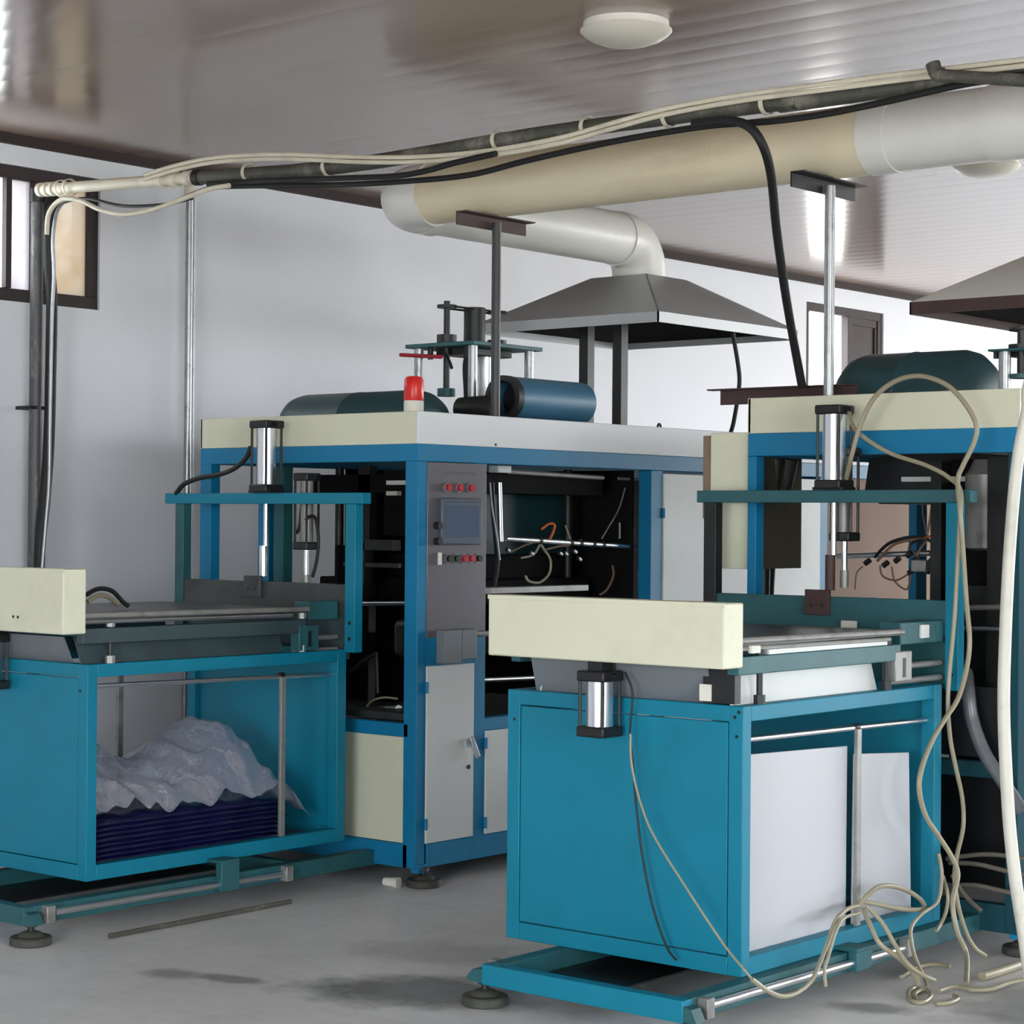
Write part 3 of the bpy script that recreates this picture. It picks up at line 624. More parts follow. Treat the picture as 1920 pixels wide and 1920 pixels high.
# --- tanks and blowers that lie on the machine tops
def tank(name, label, o, x0, x1, y, z, hw, hh, mt, cat='tank'):
    """vaulted tank: half drum with rounded ends"""
    t = thing(name, label, cat, (o[0]+(x0+x1)/2, o[1]+y, z), 'air tanks on the machine tops'); h = (x1-x0)/2
    prof = [(-h, .30), (-h+.012, .55), (-h+.035, .78), (-h+.075, .94), (-h+.12, 1.0), (-.005, 1.0), (0, 1.015), (.005, 1.0), (h-.12, 1.0), (h-.075, .94), (h-.035, .78), (h-.012, .55), (h, .30)]
    n = 24; vs = []; fs = []
    for x, k in prof:
        for i in range(n+1):
            a = math.pi*i/n; vs.append((x, hw*k*math.cos(a), -.003+hh*k*math.sin(a)))
    m_ = n+1
    for j in range(len(prof)-1):
        for i in range(n): fs.append((j*m_+i, j*m_+i+1, (j+1)*m_+i+1, (j+1)*m_+i))
        fs.append((j*m_, (j+1)*m_, (j+1)*m_+n, j*m_+n))
    fs += [tuple(range(n, -1, -1)), tuple(range((len(prof)-1)*m_, len(prof)*m_))]
    MB().add(vs, fs).build('shell', mt, t)
    for dx in (-h*.7, h*.7): B('saddle', DARKST, t, dx-.02, dx+.02, -hw*1.05, hw*1.05, -.004, .02)
    return t
tank('air_tank', 'dark teal air tank lying behind the red beacon', L0, -1.05, -.10, 2.14, 2.105, .19, .145, TANK)
tank('air_tank', 'large dark teal air tank under the arched hose', R0_, -.97, -.27, 2.27, 2.1375, .24, .225, TANK)
bl_ = thing('blower', 'blue cylinder with open dark end on the machine top', 'blower', (L0[0]+.02, L0[1]+2.50, 2.107), None)
MB().cyl((0, 0, .113), (0, .60, .113), .106, 40, inner=.088).build('shell', TANKB, bl_)
C('end_ring', DARKST, bl_, (0, -.012, .113), (0, .03, .113), .109, 40, inner=.084)
C('impeller', BLACK, bl_, (0, .10, .113), (0, .12, .113), .088, 32)
MB().lathe((-.25, -.05, .06), (1, 0, 0), [(0, .03), (.02, .06), (.2, .065), (.24, .05)], 24).build('motor', DARKST, bl_)
B('motor_foot', DARKST, bl_, -.30, .05, -.12, .02, -.004, .02)
B('skid', STEEL, bl_, -.12, .12, -.02, .6, -.004, .01)

# --- red beacon
bc = thing('warning_beacon', 'red warning beacon on white base at machine corner', 'beacon', (L0[0]+X1-.10, L0[1]+1.66, 2.107))
MB().lathe((0, 0, 0), (0, 0, 1), [(0, .045), (.05, .045), (.052, .043)], 28).build('base', PAPER, bc)
MB().lathe((0, 0, 0), (0, 0, 1), [(.052, .042), (.06, .046), (.145, .043), (.158, .036), (.162, .02)], 28).build('lens', RED, bc)

# --- right machine: side cabinet, inner parts
YR, XR0, XR1 = BR['y0'], BR['x0'], BR['x1']
cbx = B('side_cabinet', CREAM, bodyR, XR0-.20, XR0-.012, YR+.02, YR+.40, 1.432, 2.0, .004)
B('cabinet_edge', COPPER, cbx, XR0-.245, XR0-.20, YR+.03, YR+.38, 1.64, 1.99, .003)
B('inner_side_panel', mat('oily_olive_panel', (74, 70, 60), .5, var=.3, scale=5), bodyR, XR0+.002, XR0+.012, YR+.06, YR+.40, 1.432, 1.90)
pr = lambda px, py, d=.4: al(R0_, px, py, 'y', YR+d)
T('flexible_duct', RUBBER, bodyR, [pr(1478, 860, .3), pr(1462, 930, .3), pr(1440, 1010, .3), pr(1432, 1110, .3), pr(1430, 1180, .3)], .045, 14)
T('flexible_duct', DARKST, bodyR, [pr(1455, 860, .22), pr(1442, 960, .22), pr(1430, 1050, .22), pr(1428, 1150, .22)], .035, 14)
MB().prism([pr(1630, 860, .5), pr(1700, 850, .5), pr(1830, 850, .5), pr(1830, 945, .5), pr(1650, 945, .5), pr(1620, 930, .5)], (0, .3, 0)).build('heater_cover', BLACK, bodyR)
B('upper_rail', DOORG, bodyR, -.55, -.25, YR+.45, YR+.47, 1.80, 1.82)
C('tie_bar', CHROME, bodyR, pr(1570, 1043, .5), pr(1745, 1037, .5), .012, 14)
pb = lambda px, py: pr(px, py, .46)
for k, (pts, mt, r) in enumerate((([(1640, 1045), (1665, 1020), (1700, 1008), (1735, 1007)], DARKST, .007), ([(1645, 1052), (1675, 1022), (1710, 1012), (1738, 1008)], BROWNH, .006),
                   ([(1738, 1005), (1730, 960), (1732, 940)], DARKST, .006), ([(1738, 1005), (1745, 965), (1748, 940)], BROWNH, .005),
                   ([(1735, 1008), (1760, 1000), (1775, 985)], ORANGE, .005), ([(1650, 1060), (1655, 1080), (1680, 1088), (1705, 1075)], BROWNH, .004),
                   ([(1672, 1062), (1678, 1090), (1700, 1105), (1708, 1080)], BROWNH, .004), ([(1618, 1062), (1606, 1075), (1603, 1105)], BROWNH, .003),
                   ([(1738, 1010), (1750, 1020), (1756, 1035), (1750, 1050)], DARKST, .007), ([(1730, 1010), (1708, 1020), (1704, 1040)], DARKST, .006), ([(1740, 1012), (1725, 1030), (1712, 1060), (1706, 1085)], BROWNH, .005))):
    T('air_line', mt, bodyR, [pb(a, b) for a, b in pts], r, 8)
for a, b in ((1626, 1054), (1660, 1058), (1682, 1050), (1704, 1040), (1708, 1072), (1716, 1050), (1730, 1060), (1742, 1070), (1748, 1050)):
    C('air_fitting', DARKST, bodyR, pb(a-4, b+3), pb(a+5, b-4), .012, 10)
B('valve_block', STEEL, bodyR, *sorted((pb(1724, 0).x, pb(1752, 0).x)), YR+.42, YR+.5, pb(1730, 1072).z, pb(1730, 1050).z, .004)
B('gate_column', DARKST, bodyR, pr(1756, 0, .4).x, pr(1776, 0, .4).x, YR+.38, YR+.46, .72, 1.88)
MB().lathe(pr(1850, 985, .3)-Vector((0, 0, .1)), (0, 0, 1), [(0, .05), (.01, .085), (.30, .085), (.32, .07), (.36, .05)], 28).build('vacuum_cylinder', STEEL, bodyR)
B('press_side_plate', DARKST, bodyR, pr(1800, 0, .35).x, XR1-.09, YR+.3, YR+.36, .72, 1.38)
B('press_side_plate', DARKST, bodyR, pr(1880, 0, .3).x, XR1-.09, YR+.2, YR+.3, .72, 1.89)
C('chrome_rod', CHROME, bodyR, pr(1780, 1178, .06), pr(1915, 1180, .06), .009, 12)
C('side_pipe', STEEL, bodyR, pr(1790, 1140, .2), pr(1890, 1138, .2), .012, 12)
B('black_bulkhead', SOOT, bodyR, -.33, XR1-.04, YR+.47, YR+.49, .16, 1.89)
B('lower_dark_plate', BLACK, bodyR, -.2, XR1-.08, YR+.055, YR+.065, .73, 1.0)
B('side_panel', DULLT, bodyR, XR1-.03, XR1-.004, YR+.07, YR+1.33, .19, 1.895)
T('corrugated_hose', mat('grey_corrugated_hose', (96, 100, 104), .3, var=.2, scale=30), bodyR, [pr(1812, 1262, .06), pr(1816, 1300, -.04), pr(1823, 1350, -.05), pr(1845, 1410, -.06), pr(1880, 1465, -.07), pr(1915, 1520, -.08)], .026, 16)
for ya_, yb_ in ((3.0, 4.4), (4.5, 5.5)): door(R0_, bodyR, XR1, ya_+.01, yb_-.01, .19, .655, CREAM, hinge_y=ya_+.01)
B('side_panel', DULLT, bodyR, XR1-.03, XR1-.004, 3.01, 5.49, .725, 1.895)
# brown angle iron on the top
an = MB(); an.box(-.62, .10, -.05, .0, .062, .068); an.box(-.58, .10, -.004, .002, .0, .068)
a_ = an.build('steel_angle', BROWNST, None, .0); a_.location = (R0_[0]-.78, R0_[1]+1.86, 2.1395-.004)
tag(a_, 'brown steel angle lying along the machine top', 'steel angle')

# ------------------------------------------------------------------ exhaust duct, hoods, supports
DY, DZ, DR, DX2 = 7.47, 3.19, .145, -6.98
duct = thing('exhaust_duct', 'yellowed round duct running above both machines to the hood', 'duct', (DX2, DY, DZ))
def Lc(p): return (p[0]-DX2, p[1]-DY, p[2]-DZ)
C('main_pipe', PVC, duct, Lc((DX2+.16, DY, DZ)), Lc((-4.28, DY, DZ)), DR, 56)
C('main_pipe', PVCW, duct, Lc((-4.28, DY, DZ)), Lc((EX-.02, DY, DZ)), DR, 56)
for xa, xb, rr in ((-4.34, -4.22, DR*1.03), (-3.80, -3.0, DR*1.035)): C('coupling', PVCW, duct, Lc((xa, DY, DZ)), Lc((xb, DY, DZ)), rr, 56)
C('joint_line', PVC, duct, Lc((-5.05, DY, DZ)), Lc((-5.045, DY, DZ)), DR*1.004, 56)
el = [(DX2+.22, DY, DZ)]+[(DX2+.17-.17*math.sin(a), DY+.17-.17*math.cos(a), DZ) for a in [math.pi/2*i/8 for i in range(9)]]+[(DX2, DY+.22, DZ)]
MB().tube([Lc(q) for q in el], DR*1.045, 40, 1).build('elbow', PVCW, duct)
C('coupling', PVCW, duct, Lc((DX2+.17, DY, DZ)), Lc((DX2+.245, DY, DZ)), DR*1.065, 48)
C('coupling', PVCW, duct, Lc((DX2, DY+.17, DZ)), Lc((DX2, DY+.26, DZ)), DR*1.065, 48)
EY = 9.455
C('branch_pipe', PVCW, duct, Lc((DX2, DY+.2, DZ)), Lc((DX2, EY-.16, DZ)), DR, 48)
el = [(DX2, EY-.22, DZ)]+[(DX2, EY-.18+.18*math.sin(a), DZ-.18+.18*math.cos(a)) for a in [math.pi/2*i/8 for i in range(9)]]+[(DX2, EY, DZ-.21)]
MB().tube([Lc(q) for q in el], DR*1.045, 40, 1).build('elbow', PVCW, duct)
# branch to the other hood
HX2, HY2 = -3.66, 8.98
C('branch_pipe', PVCW, duct, Lc((HX2, DY+.10, DZ)), Lc((HX2, HY2-.16, DZ)), DR*.98, 48)
el = [(HX2, HY2-.22, DZ)]+[(HX2, HY2-.18+.18*math.sin(a), DZ-.18+.18*math.cos(a)) for a in [math.pi/2*i/8 for i in range(9)]]+[(HX2, HY2, DZ-.21)]
MB().tube([Lc(q) for q in el], DR*1.045, 40, 1).build('elbow', PVCW, duct)

def hood(label, cx, cy, hw, hl, zb, zt, postsxy, ztop, sm=HOOD, rm=HOOD):
    t = thing('fume_hood', label, 'fume hood', (cx, cy, zb), 'fume hoods over the machines')
    k = .19; rim = .055
    lo = [(-hw, -hl), (hw, -hl), (hw, hl), (-hw, hl)]; hi = [(-k, -k), (k, -k), (k, k), (-k, k)]; H = zt-zb
    # four sloping sheets, each its own part, and the rim
    for i in range(4):
        a, b = lo[i], lo[(i+1) % 4]; c_, d_ = hi[(i+1) % 4], hi[i]
        nrm = Vector(((a[0]+b[0])/2, (a[1]+b[1])/2, 0)).normalized()*-.008
        MB().prism([(a[0], a[1], rim), (b[0], b[1], rim), (c_[0], c_[1], H), (d_[0], d_[1], H)], nrm).build('hood_sheet', sm, t)
    for i in range(4):
        a, b = lo[i], lo[(i+1) % 4]; c_, d_ = hi[(i+1) % 4], hi[i]; z_ = .02; k2 = .965
        nrm = Vector(((a[0]+b[0])/2, (a[1]+b[1])/2, 0)).normalized()*-.004
        MB().prism([(a[0]*k2, a[1]*k2, rim-z_), (b[0]*k2, b[1]*k2, rim-z_), (c_[0]*k2, c_[1]*k2, H-z_*1.5), (d_[0]*k2, d_[1]*k2, H-z_*1.5)], nrm).build('hood_lining', SOOT, t)
    r = MB(); th = .008
    r.box(-hw, hw, -hl, -hl+th, 0, rim); r.box(-hw, hw, hl-th, hl, 0, rim); r.box(-hw, -hw+th, -hl, hl, 0, rim); r.box(hw-th, hw, -hl, hl, 0, rim)
    r.build('hood_rim', rm, t)
    MB().cyl((0, 0, H-.01), (0, 0, H+.05), DR*1.0, 40).build('collar', PVCW, t)
    for px_, py_ in postsxy: B('hood_post', BLACK, t, px_-cx-.03, px_-cx+.03, py_-cy-.03, py_-cy+.03, ztop-zb-.01, .05)
    return t
hood('grey sheet metal fume hood under the white duct elbow', DX2, 9.455, .62, .67, 2.66, 2.985, ((-7.07, 9.1), (-6.84, 9.1)), 2.107)
hood('fume hood whitened as if window-lit, above the machine with the arched hose', HX2, HY2, .93, .75, 2.55, 2.985, ((-3.95, 8.75), (-4.2, 9.5)), 2.1395, PVCW, BROWNST)  # window light put into the white sheets, underside shade into the dark rim

def support(label, x, y, z0, mt, mtp):
    t = thing('duct_support', label, 'duct support', (x, y, z0), 'T supports carrying the duct')
    h = DZ-DR-z0+.003
    C('pole', mtp, t, (0, 0, 0), (0, 0, h-.03), .022, 16)
    s = MB(); s.box(-.03, .03, -.25, .25, h-.006, h); s.box(-.034, -.028, -.25, .25, h-.062, h)
    s.build('cradle_angle', mt, t)
    return t
support('thin steel post with brown T bar under the yellowed duct', L0[0]+.21, 7.471, 2.103, BROWNST, POLE)
support('bright post with black T bar carrying the duct near the window', at(1556, 400, 'y', 7.471).x, 7.471, 2.1355, BLACK, GALV)

# ------------------------------------------------------------------ pipes and cables under the ceiling
PY = 6.72
def cp_(pts, y=PY): return [at(a, b, 'y', y) for a, b in pts]
def line_thing(name, label, cat, mt, pts, r, group=None, n=10, sub=6):
    o = MB().tube(pts, r, n, sub).build(name, mt); tag(o, label, cat, group); return o
a, b = at(78, 356, 'y', PY), at(372, 333, 'y', PY)
pt = thing('water_pipe', 'cream pipe leaving the wall below the window', 'pipe', (a.x, a.y, a.z))
MB().cyl((0, 0, 0), b-a, .029, 20).build('pipe', CABW, pt)
d = (b-a).normalized()
for k in (.0, .05, .10): MB().cyl(d*(k-.012), d*(k+.012), .037, 20).build('pipe_collar', CABW, pt)
for k in (.78, .86, .94, 1.0): MB().cyl((b-a)*k-d*.02, (b-a)*k+d*.02, .038, 20).build('pipe_collar', CABW if k < .97 else RUBBER, pt)
line_thing('steel_pipe', 'long grey steel pipe hanging beneath the ceiling', 'pipe', PIPEW, [b-d*.02]+cp_([(640, 312), (1000, 254), (1300, 213), (1600, 174), (1920, 130)])+[Vector((EX-.05, PY, 3.24))], .033, None, 18, 4)
for i, dz in enumerate((0, .022)):
    pts = [v+Vector((0, -.03, dz)) for v in cp_([(280, 338), (340, 320), (420, 305), (540, 300), (700, 306), (820, 304), (940, 292), (1060, 270), (1150, 245), (1260, 216), (1400, 191), (1560, 170), (1700, 152), (1800, 141), (1930, 126), (2000, 118)], PY-.03)]
    line_thing('power_cable', '%s cream cable of the pair tied along the steel pipe' % ('lower', 'upper')[i], 'cable', CABW, pts, .010, 'cream cables on the steel pipe')
line_thing('black_cable', 'black cable sagging below the steel pipe in front of the duct', 'cable', RUBBER, cp_([(330, 378), (385, 356), (420, 350), (520, 348), (640, 346), (760, 340), (880, 328), (980, 303), (1080, 280), (1200, 256), (1330, 236), (1440, 228), (1540, 215), (1650, 193), (1760, 168), (1850, 150), (1940, 138), (2000, 130)], PY-.05), .013)
line_thing('black_cable', 'short black cable joining the bundle at the duct elbow', 'cable', RUBBER, cp_([(390, 345), (520, 338), (640, 334), (740, 330), (800, 320), (850, 306), (930, 288)], PY-.088), .013)
line_thing('grey_cable', 'cream cable looping down from the wall pipe', 'cable', CABW, cp_([(88, 440), (92, 400), (115, 374), (150, 376), (190, 394), (235, 402), (290, 392), (345, 372), (390, 355), (430, 348)], PY-.118), .012)
line_thing('grey_cable', 'thin dark cable behind the cream loop', 'cable', DARKST, cp_([(110, 382), (160, 372), (230, 386), (310, 383), (360, 372)], PY+.05), .008)
line_thing('drop_cable', 'thick black cable dropping from the pipe to the machine', 'cable', RUBBER, [at(x, y, 'y', yy) for x, y, yy in ((1300, 232, 6.634), (1360, 226, 6.632), (1402, 236, 6.632), (1430, 272, 6.66), (1446, 330, 6.8), (1456, 430, 7.0), (1472, 545, 7.2), (1490, 650, 7.4), (1504, 725, 7.5))], .018)
line_thing('drop_cable', 'black cable hanging from the grey hood rim', 'cable', RUBBER, [at(x, y, 'x', -6.368) for x, y in ((1374, 624), (1386, 700), (1384, 740), (1376, 790), (1370, 812))], .012)
for x, y in ((118, 354), (133, 352), (470, 325), (620, 314), (938, 264), (1104, 240), (1256, 219), (1440, 195)):
    q = at(x, y, 'y', PY)
    o = MB().cyl((-.009, 0, 0), (.009, 0, 0), .042, 18, inner=.039).build('cable_tie', CABW); o.location = q+Vector((0, -.008, 0)); o.scale = (1, 1.15, 1.05)
    tag(o, 'plastic tie wrapped round the pipe and its cables', 'cable tie', 'ties round the pipe')
# branch stub pipe at the street end
q0, q1 = at(1763, 141, 'y', PY-.125), at(1925, 166, 'y', PY-.125)
bp_ = thing('branch_pipe', 'capped grey pipe stub with bent end beside the duct coupling', 'pipe', tuple(q0))
e_ = q1-q0+Vector((.30, 0, -.03))
C('pipe', PIPEW, bp_, (0, 0, 0), e_, .022, 16)
MB().tube([e_, e_+Vector((.05, .0, .0)), e_+Vector((.09, .05, .05)), Vector((e_.x+.10, .125, 3.235-q0.z))], .022, 16, 4).build('tee_branch', PIPEW, bp_)
MB().tube([(.01, 0, 0), (-.015, 0, .008), (-.03, 0, .045)], .026, 16, 4).build('bent_end', PIPEW, bp_)
# wall pipes
vx = WX+.10
p0, p1 = at(70, 362, 'x', vx), at(66, 1080, 'x', vx)
wp = thing('wall_pipe', 'grey vertical pipe standing against the wall beneath the window', 'pipe', (vx, p0.y, 0))
C('pipe', WPIPE, wp, (0, 0, 0), (0, 0, p0.z), .033, 20)
C('pipe_fitting', DARKST, wp, (0, 0, p0.z-.05), (0, 0, p0.z+.02), .042, 20)
for z in (2.18, 1.1): B('pipe_clip', DARKST, wp, -.11, .03, -.05, .05, z, z+.018)
line_thing('cable_bundle', 'thick black cables running down the wall pipe', 'cable', RUBBER, [at(x, y, 'x', vx+.070) for x, y in ((112, 374), (98, 392), (91, 440), (92, 500), (97, 560), (95, 700), (92, 820), (84, 940), (76, 1010), (73, 1080))], .030, None, 12)
line_thing('cable_bundle', 'slim grey cable beside the black bundle on the wall', 'cable', GALV, [at(x, y, 'x', vx+.115) for x, y in ((120, 378), (106, 400), (99, 450), (101, 520), (97, 600), (94, 760), (92, 900), (86, 980), (79, 1065))], .010)
c0, c1 = at(356, 345, 'x', WX+.12), at(357, 900, 'x', WX+.12)
cd = thing('conduit', 'pair of bright conduits rising behind the forming machine', 'conduit', (WX+.12, c0.y, 0))
C('tube', GALV, cd, (0, 0, 0), (0, 0, c0.z), .021, 18)
C('tube', GALV, cd, (.0, .035, 0), (0, .035, c0.z-.05), .008, 12)
C('union', CABW, cd, (0, 0, c0.z-.06), (0, 0, c0.z), .03, 18)

# ceiling lamps
def lamp(label, x, y, r):
    t = thing('ceiling_lamp', label, 'ceiling lamp', (x, y, CZ), 'round ceiling lamps')
    MB().lathe((0, 0, 0), (0, 0, -1), [(-.005, r*.93), (.03, r*.94), (.034, r*.9)], 48).build('rim', LAMPR, t)
    MB().lathe((0, 0, 0), (0, 0, -1), [(.030, r), (.036, r*1.005), (.05, r*.93), (.068, r*.78), (.084, r*.55), (.094, r*.28), (.097, .01)], 48).build('shade', LAMP, t)
    return t
l1 = at(1174, 42, 'z', CZ); lamp('round white ceiling lamp with frosted shade', l1.x, l1.y, .182)
l2 = at(1850, 300, 'z', CZ); lamp('round ceiling lamp half hidden by the duct coupling', l2.x, l2.y, .182)

# ------------------------------------------------------------------ goods in the carts
def wsheet(name, label, o, pts, th, mt, cat):
    ob = MB().prism(pts, (-th, 0, 0)).build(name, mt, None, .002); ob.location = (o[0], o[1], 0); tag(ob, label, cat, 'white boards in the cart'); return ob
wsheet('white_board', 'wide white board standing in the cart beside the centre upright', R0_, [(-.053, .058, .171), (-.053, .745, .171), (-.053, .748, .835), (-.053, .062, .857)], .006, WBOARD, 'board')
wsheet('white_board', 'narrow white board standing at the rear of the cart', R0_, [(-.053, .786, .171), (-.053, 1.215, .171), (-.053, 1.19, .777), (-.053, .795, .803)], .006, WBOARD, 'board')
# stack of dark blue blister trays
zb = QL['zb']+.03
def tray_mesh():
    nx, ny = 10, 22; vs = []; fs = []
    for j in range(ny+1):
        for i in range(nx+1):
            u, v = i/nx, j/ny; x, y = -.80+u*.74, .07+v*1.08
            e_ = min(i, nx-i, j, ny-j)
            z = 0 if e_ == 0 else .022+.012*((i*7+j*3) % 4 < 2)
            vs.append((x, y, z))
    for j in range(ny):
        for i in range(nx): a = j*(nx+1)+i; fs.append((a, a+1, a+nx+2, a+nx+1))
    return vs, fs
vs_, fs_ = tray_mesh()
tm = MB(); tm.add(vs_, fs_); tr0 = tm.build('blister_tray', TRAYB); sd = tr0.modifiers.new('solid', 'SOLIDIFY'); sd.thickness = .003
tr0.location = (L0[0], L0[1], zb+.003); tag(tr0, 'dark blue glossy tray inside the stack beneath clear film', 'tray', 'dark blue trays in the cart')
for i in range(1, 9):
    c_ = share(tr0, None, (L0[0]+random.uniform(-.004, .004), L0[1]+random.uniform(-.004, .004), zb+.003+i*.021)); c_.rotation_euler = (0, 0, random.uniform(-.003, .003))
    if i == 8: c_['label'] = 'topmost dark blue tray, touching the clear film'
tr0['label'] = 'lowest dark blue tray, resting on the cart floor'
# crumpled clear film over the trays
zt_ = zb+.003+8*.021+.045
nx, ny = 60, 90; vs = []; fs = []
for j in range(ny+1):
    for i in range(nx+1):
        u, v = i/nx, j/ny
        x = -.93+u*.883; y = .06+v*1.26
        bulge = .275*math.exp(-((u-.58)/.34)**2)*min(1, math.exp(-((v-.02)/.33)**2)*.98+math.exp(-((v-.70)/.29)**2))*(1 if v < .80 else max(0, 1-((v-.80)/.13)**2))
        h = zt_+.02+max(0, bulge)
        q = Vector((x*3.2, y*3.2, 0))
        cr = noise.noise(q*1.5)*.045+noise.noise(q*4)*.02+abs(noise.noise(q*2.6+Vector((5, 2, 0))))*-.05+noise.noise(q*9)*.007
        h += cr*(.4+.9*min(1, u*1.6))
        edge = max(0, (u-.86)/.14); h -= edge**1.5*.035
        if v > .86: h = h*(1-(v-.86)/.14)+(zb+.10+.05*noise.noise(q*3))*((v-.86)/.14)
        h = max(h, zt_+.006 if v < .84 and u < .9 else zb+.02)
        vs.append((x, y, h))
for j in range(ny):
    for i in range(nx): a = j*(nx+1)+i; fs.append((a, a+1, a+nx+2, a+nx+1))
fm_ = MB(); fm_.add(vs, fs); fo = fm_.build('plastic_film', FILM); fo.location = (L0[0], L0[1], 0)
ss = fo.modifiers.new('sub', 'SUBSURF'); ss.levels = 1; ss.render_levels = 1
tag(fo, 'crumpled clear plastic film draped over dark blue trays', 'plastic film')

# ------------------------------------------------------------------ air hoses round the right cart
hx = R0_[0]
def hs(name, label, pts, r, mt=HOSE, group='air hoses round the cart'):
    """pts: (px, py, offset in front of the cart side)"""
    return line_thing(name, label, 'hose', mt, [hpt(a, b, c_, r) for a, b, c_ in pts], r, group)
def hpt(a, b, c_, r):
    """point beside the cart side, or on the floor once the hose has come down to it"""
    v = at(a, b, 'x', hx+c_)
    return v if v.z > r+.001 else at(a, b, 'z', r+.001)
# arched hose over the tank, then down the gate post to the floor
arc = [(1598, 850), (1614, 795), (1640, 745), (1680, 714), (1725, 705), (1772, 720), (1806, 752), (1830, 795), (1826, 830), (1806, 872), (1796, 900)]
pts = [at(1587, 897, 'y', R0_[1]+1.43), at(1592, 876, 'y', R0_[1]+1.39)]+[at(a, b, 'y', R0_[1]+1.36) for a, b in arc]+[hpt(a, b, .082+max(0, b-1560)*.0004, .0095) for a, b in ((1800, 960), (1806, 1040), (1812, 1130), (1818, 1200), (1812, 1255), (1796, 1310), (1772, 1348), (1746, 1392), (1727, 1445), (1724, 1485), (1736, 1530), (1760, 1568), (1784, 1606), (1796, 1640), (1786, 1690), (1794, 1745), (1812, 1790), (1812, 1845))]
line_thing('air_hose', 'beige hose arching over the tank then down the gate post', 'hose', HOSE, pts, .0095, 'air hoses round the cart')
pts = [at(1592, 772, 'y', R0_[1]+1.434)]+[at(a, b, 'y', R0_[1]+1.386) for a, b in ( (1606, 808), (1665, 848), (1735, 872), (1780, 896), (1802, 925))]+[hpt(a, b, .050+max(0, b-1560)*.0004, .0085) for a, b in ((1798, 1000), (1790, 1150), (1778, 1290), (1780, 1370), (1790, 1430), (1804, 1495), (1806, 1550), (1794, 1605), (1790, 1650), (1798, 1705), (1812, 1750), (1828, 1778), (1848, 1792))]
line_thing('air_hose', 'beige hose from the gate cylinder port down the cart corner', 'hose', HOSE, pts, .0085, 'air hoses round the cart')
hs('air_hose', 'loop of grey-beige hose over the narrow white board', [(1612, 1700, .03), (1625, 1680, .05), (1650, 1662, .06), (1685, 1664, .06), (1718, 1680, .05), (1733, 1698, .04), (1722, 1706, .05), (1680, 1703, .06), (1640, 1694, .05), (1612, 1690, .03)], .009)
hs('air_hose', 'hose drooping from the loop to the base rail', [(1614, 1698, .03), (1590, 1704, .05), (1568, 1725, .07), (1552, 1768, .09), (1536, 1808, .10), (1524, 1835, .12), (1500, 1858, .13), (1470, 1868, .13), (1440, 1858, .12), (1410, 1836, .11)], .008)
hs('air_hose', 'short hose end sagging onto the base rail', [(1612, 1712, .05), (1582, 1722, .085), (1566, 1750, .105), (1554, 1790, .125), (1546, 1818, .135), (1548, 1850, .15)], .006)
hs('air_hose', 'pale hose falling from the loop to the floor tangle', [(1618, 1704, .03), (1632, 1735, .07), (1650, 1770, .11), (1690, 1800, .16), (1715, 1828, .20), (1722, 1850, .22)], .009)
hs('air_hose', 'second pale hose falling into the floor tangle', [(1624, 1698, .05), (1654, 1730, .10), (1676, 1768, .14), (1700, 1805, .19), (1730, 1828, .235), (1752, 1838, .25)], .008)
hs('air_hose', 'hose hanging in an S beside the cart rear corner', [(1760, 1600, .05), (1766, 1640, .06), (1758, 1690, .07), (1728, 1714, .08), (1708, 1742, .10), (1714, 1790, .14), (1734, 1835, .19), (1738, 1852, .21)], .007)
hs('air_hose', 'short hose hooked below the cart rear corner', [(1768, 1642, .05), (1777, 1680, .06), (1772, 1715, .07), (1756, 1745, .09)], .007)
# floor tangle
for k, (lab, pts) in enumerate((('coiled hose end lying on the concrete floor', [(1722, 1848), (1705, 1858), (1706, 1874), (1728, 1880), (1745, 1868), (1735, 1856), (1715, 1864), (1722, 1880)]),
          ('hose trailing over the floor towards the machine', [(1760, 1858), (1790, 1850), (1825, 1856), (1860, 1854), (1895, 1842), (1930, 1836)]),
          ('curl of hose beside the floor tangle', [(1755, 1882), (1780, 1880), (1796, 1872), (1788, 1866)]),
          ('hose lying flat behind the tangle', [(1690, 1832), (1720, 1814), (1752, 1808), (1782, 1812)]))):
    line_thing('air_hose', lab, 'hose', HOSE, [at(a, b, 'z', .009+.004*(k % 2)) for a, b in pts], .008, 'air hoses round the cart')
for k, (lab, pts) in enumerate((('upper dusty hose lying across the machine foot', [(1775, 1610), (1840, 1602), (1890, 1605), (1930, 1612)]), ('middle dusty hose across the machine foot', [(1780, 1618), (1830, 1620), (1890, 1634), (1930, 1642)]),
          ('lower dusty hose across the machine foot', [(1790, 1660), (1830, 1660), (1885, 1672), (1930, 1680)]), ('slanting dusty hose at the machine foot', [(1785, 1640), (1810, 1680), (1840, 1708)]))):
    line_thing('air_hose', lab, 'hose', mat('dusty_hose', (96, 92, 82), .6), [at(a, b, 'y', R0_[1]+1.50-.02*k) for a, b in pts], .009, 'air hoses round the cart')
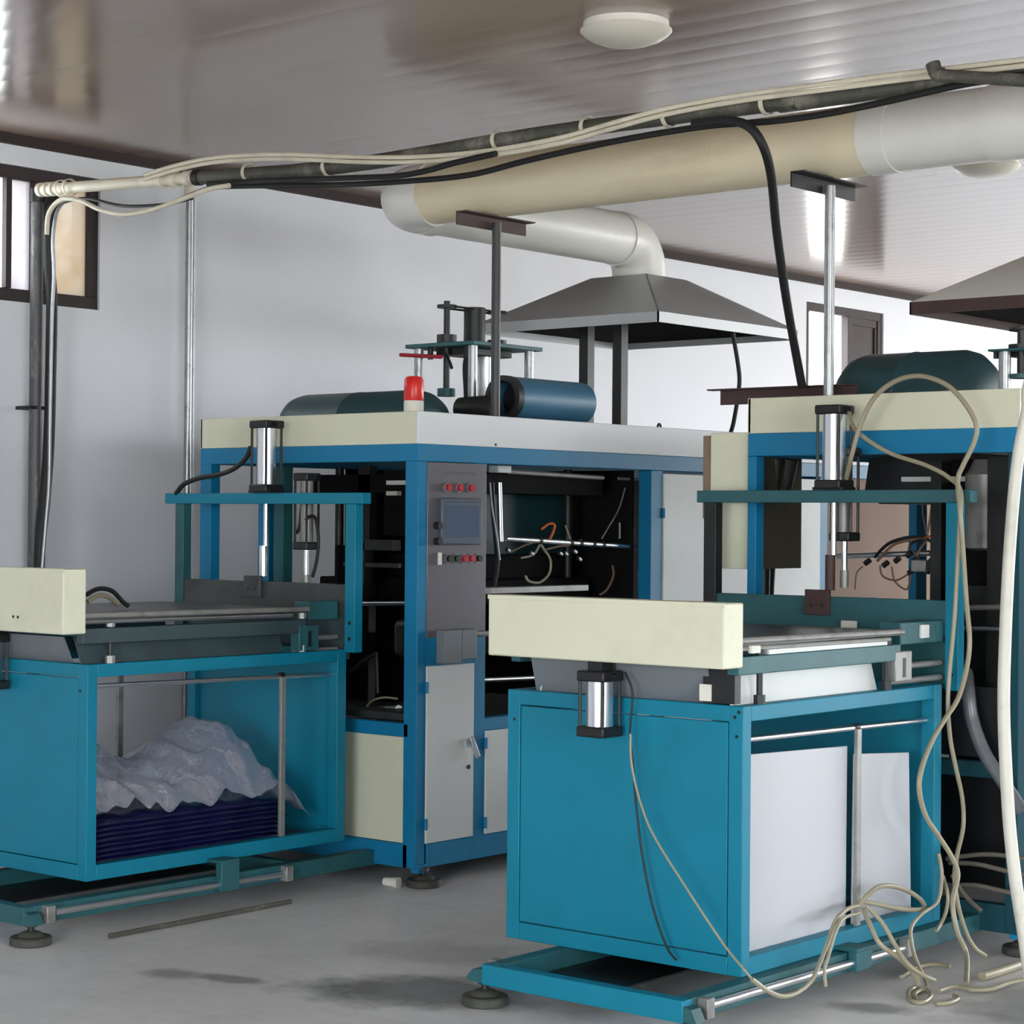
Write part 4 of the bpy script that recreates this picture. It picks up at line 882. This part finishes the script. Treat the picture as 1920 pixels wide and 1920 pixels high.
# thick white hose standing in front of the machine corner
hp = [at(a, b, 'y', 6.3) for a, b in ((1940, 690), (1926, 770), (1910, 850), (1899, 950), (1890, 1080), (1884, 1220), (1882, 1330), (1886, 1440), (1893, 1550), (1904, 1650), (1918, 1740))]
t0_ = hp[0]; e0_ = hp[-1]
hp = [Vector((t0_.x+.42, PY-.02, 3.215)), Vector((t0_.x+.38, PY-.12, 3.0)), Vector((t0_.x+.18, 6.42, 2.6))]+hp+[Vector((e0_.x+.06, 6.28, .07)), Vector((e0_.x+.16, 6.24, .026)), Vector((e0_.x+.45, 6.2, .024))]
line_thing('suction_hose', 'thick white hose curving down past the machine corner', 'hose', HOSEW, hp, lambda t: .019+.003*t, None, 16)
line_thing('suction_hose', 'grey hose end bending along the floor at the machine corner', 'hose', HOSE, [at(a, b, 'z', .017) for a, b in ((1945, 1800), (1915, 1808), (1885, 1818), (1860, 1826), (1842, 1831))], .016)
# hose of the front air cylinder
fy0 = R0_[1]-.14
line_thing('air_hose', 'thin beige hose slanting from the front cylinder to the base', 'hose', HOSE, [at(a, b, 'y', fy0+.02) for a, b in ((1182, 1376), (1184, 1430), (1198, 1495), (1225, 1565), (1290, 1670), (1355, 1768))]+[at(1395, 1818, 'x', hx+.105), at(1411, 1837, 'x', hx+.11)], .004, 'air hoses round the cart')
line_thing('air_hose', 'dark strand standing in for the hose shadow on the teal panel', 'hose', DARKST, [at(a, b, 'y', fy0+.09) for a, b in ((1172, 1260), (1186, 1300), (1181, 1376), (1187, 1430), (1192, 1500), (1204, 1600), (1224, 1700), (1250, 1775), (1268, 1800))], .004, 'air hoses round the cart')  # added dark strand, drawn where the beige hose casts its shadow
T('cylinder_hose', RUBBER, cartL, [al(L0, a, b, 'y', 1.50) for a, b in ((566, 945), (562, 985), (556, 1000), (572, 975), (590, 970), (597, 1010), (594, 1050), (586, 1082))], .008, 8)
# left cart hoses
hL = [al(L0, a, b, 'y', 1.43) for a, b in ((470, 838), (462, 858), (440, 878), (410, 890), (375, 896), (345, 908), (330, 926))]
line_thing('air_hose', 'black hose from the gate cylinder to the crossbar end', 'hose', RUBBER, [v+Vector((L0[0], L0[1], 0)) for v in hL], .012)
for k, (lab, pts) in enumerate((('grey hose arching behind the cream cover box', [(162, 1115), (185, 1104), (210, 1108), (230, 1128), (240, 1136)]), ('second grey hose under the first arch', [(164, 1128), (180, 1118), (200, 1118), (222, 1134)]))):
    line_thing('air_hose', lab, 'hose', HOSE if k else DARKST, [at(a, b, 'x', L0[0]-.35) for a, b in pts], .010)

# ------------------------------------------------------------------ small things on the floor
q0, q1 = at(205, 1755, 'z', .012), at(545, 1690, 'z', .012)
line_thing('steel_rod', 'thin steel rod lying on the floor by the machine foot', 'rod', PIPEW, [q0, q1], .010, None, 10, 1)
q = at(733, 1664, 'z', 0)
cup = thing('crushed_cup', 'small crushed white paper cup beside the machine foot', 'paper cup', tuple(q))
MB().lathe((-.04, 0, .022), (1, .2, 0), [(0, .018), (.07, .024), (.075, .026)], 18).build('cup', PAPER, cup)
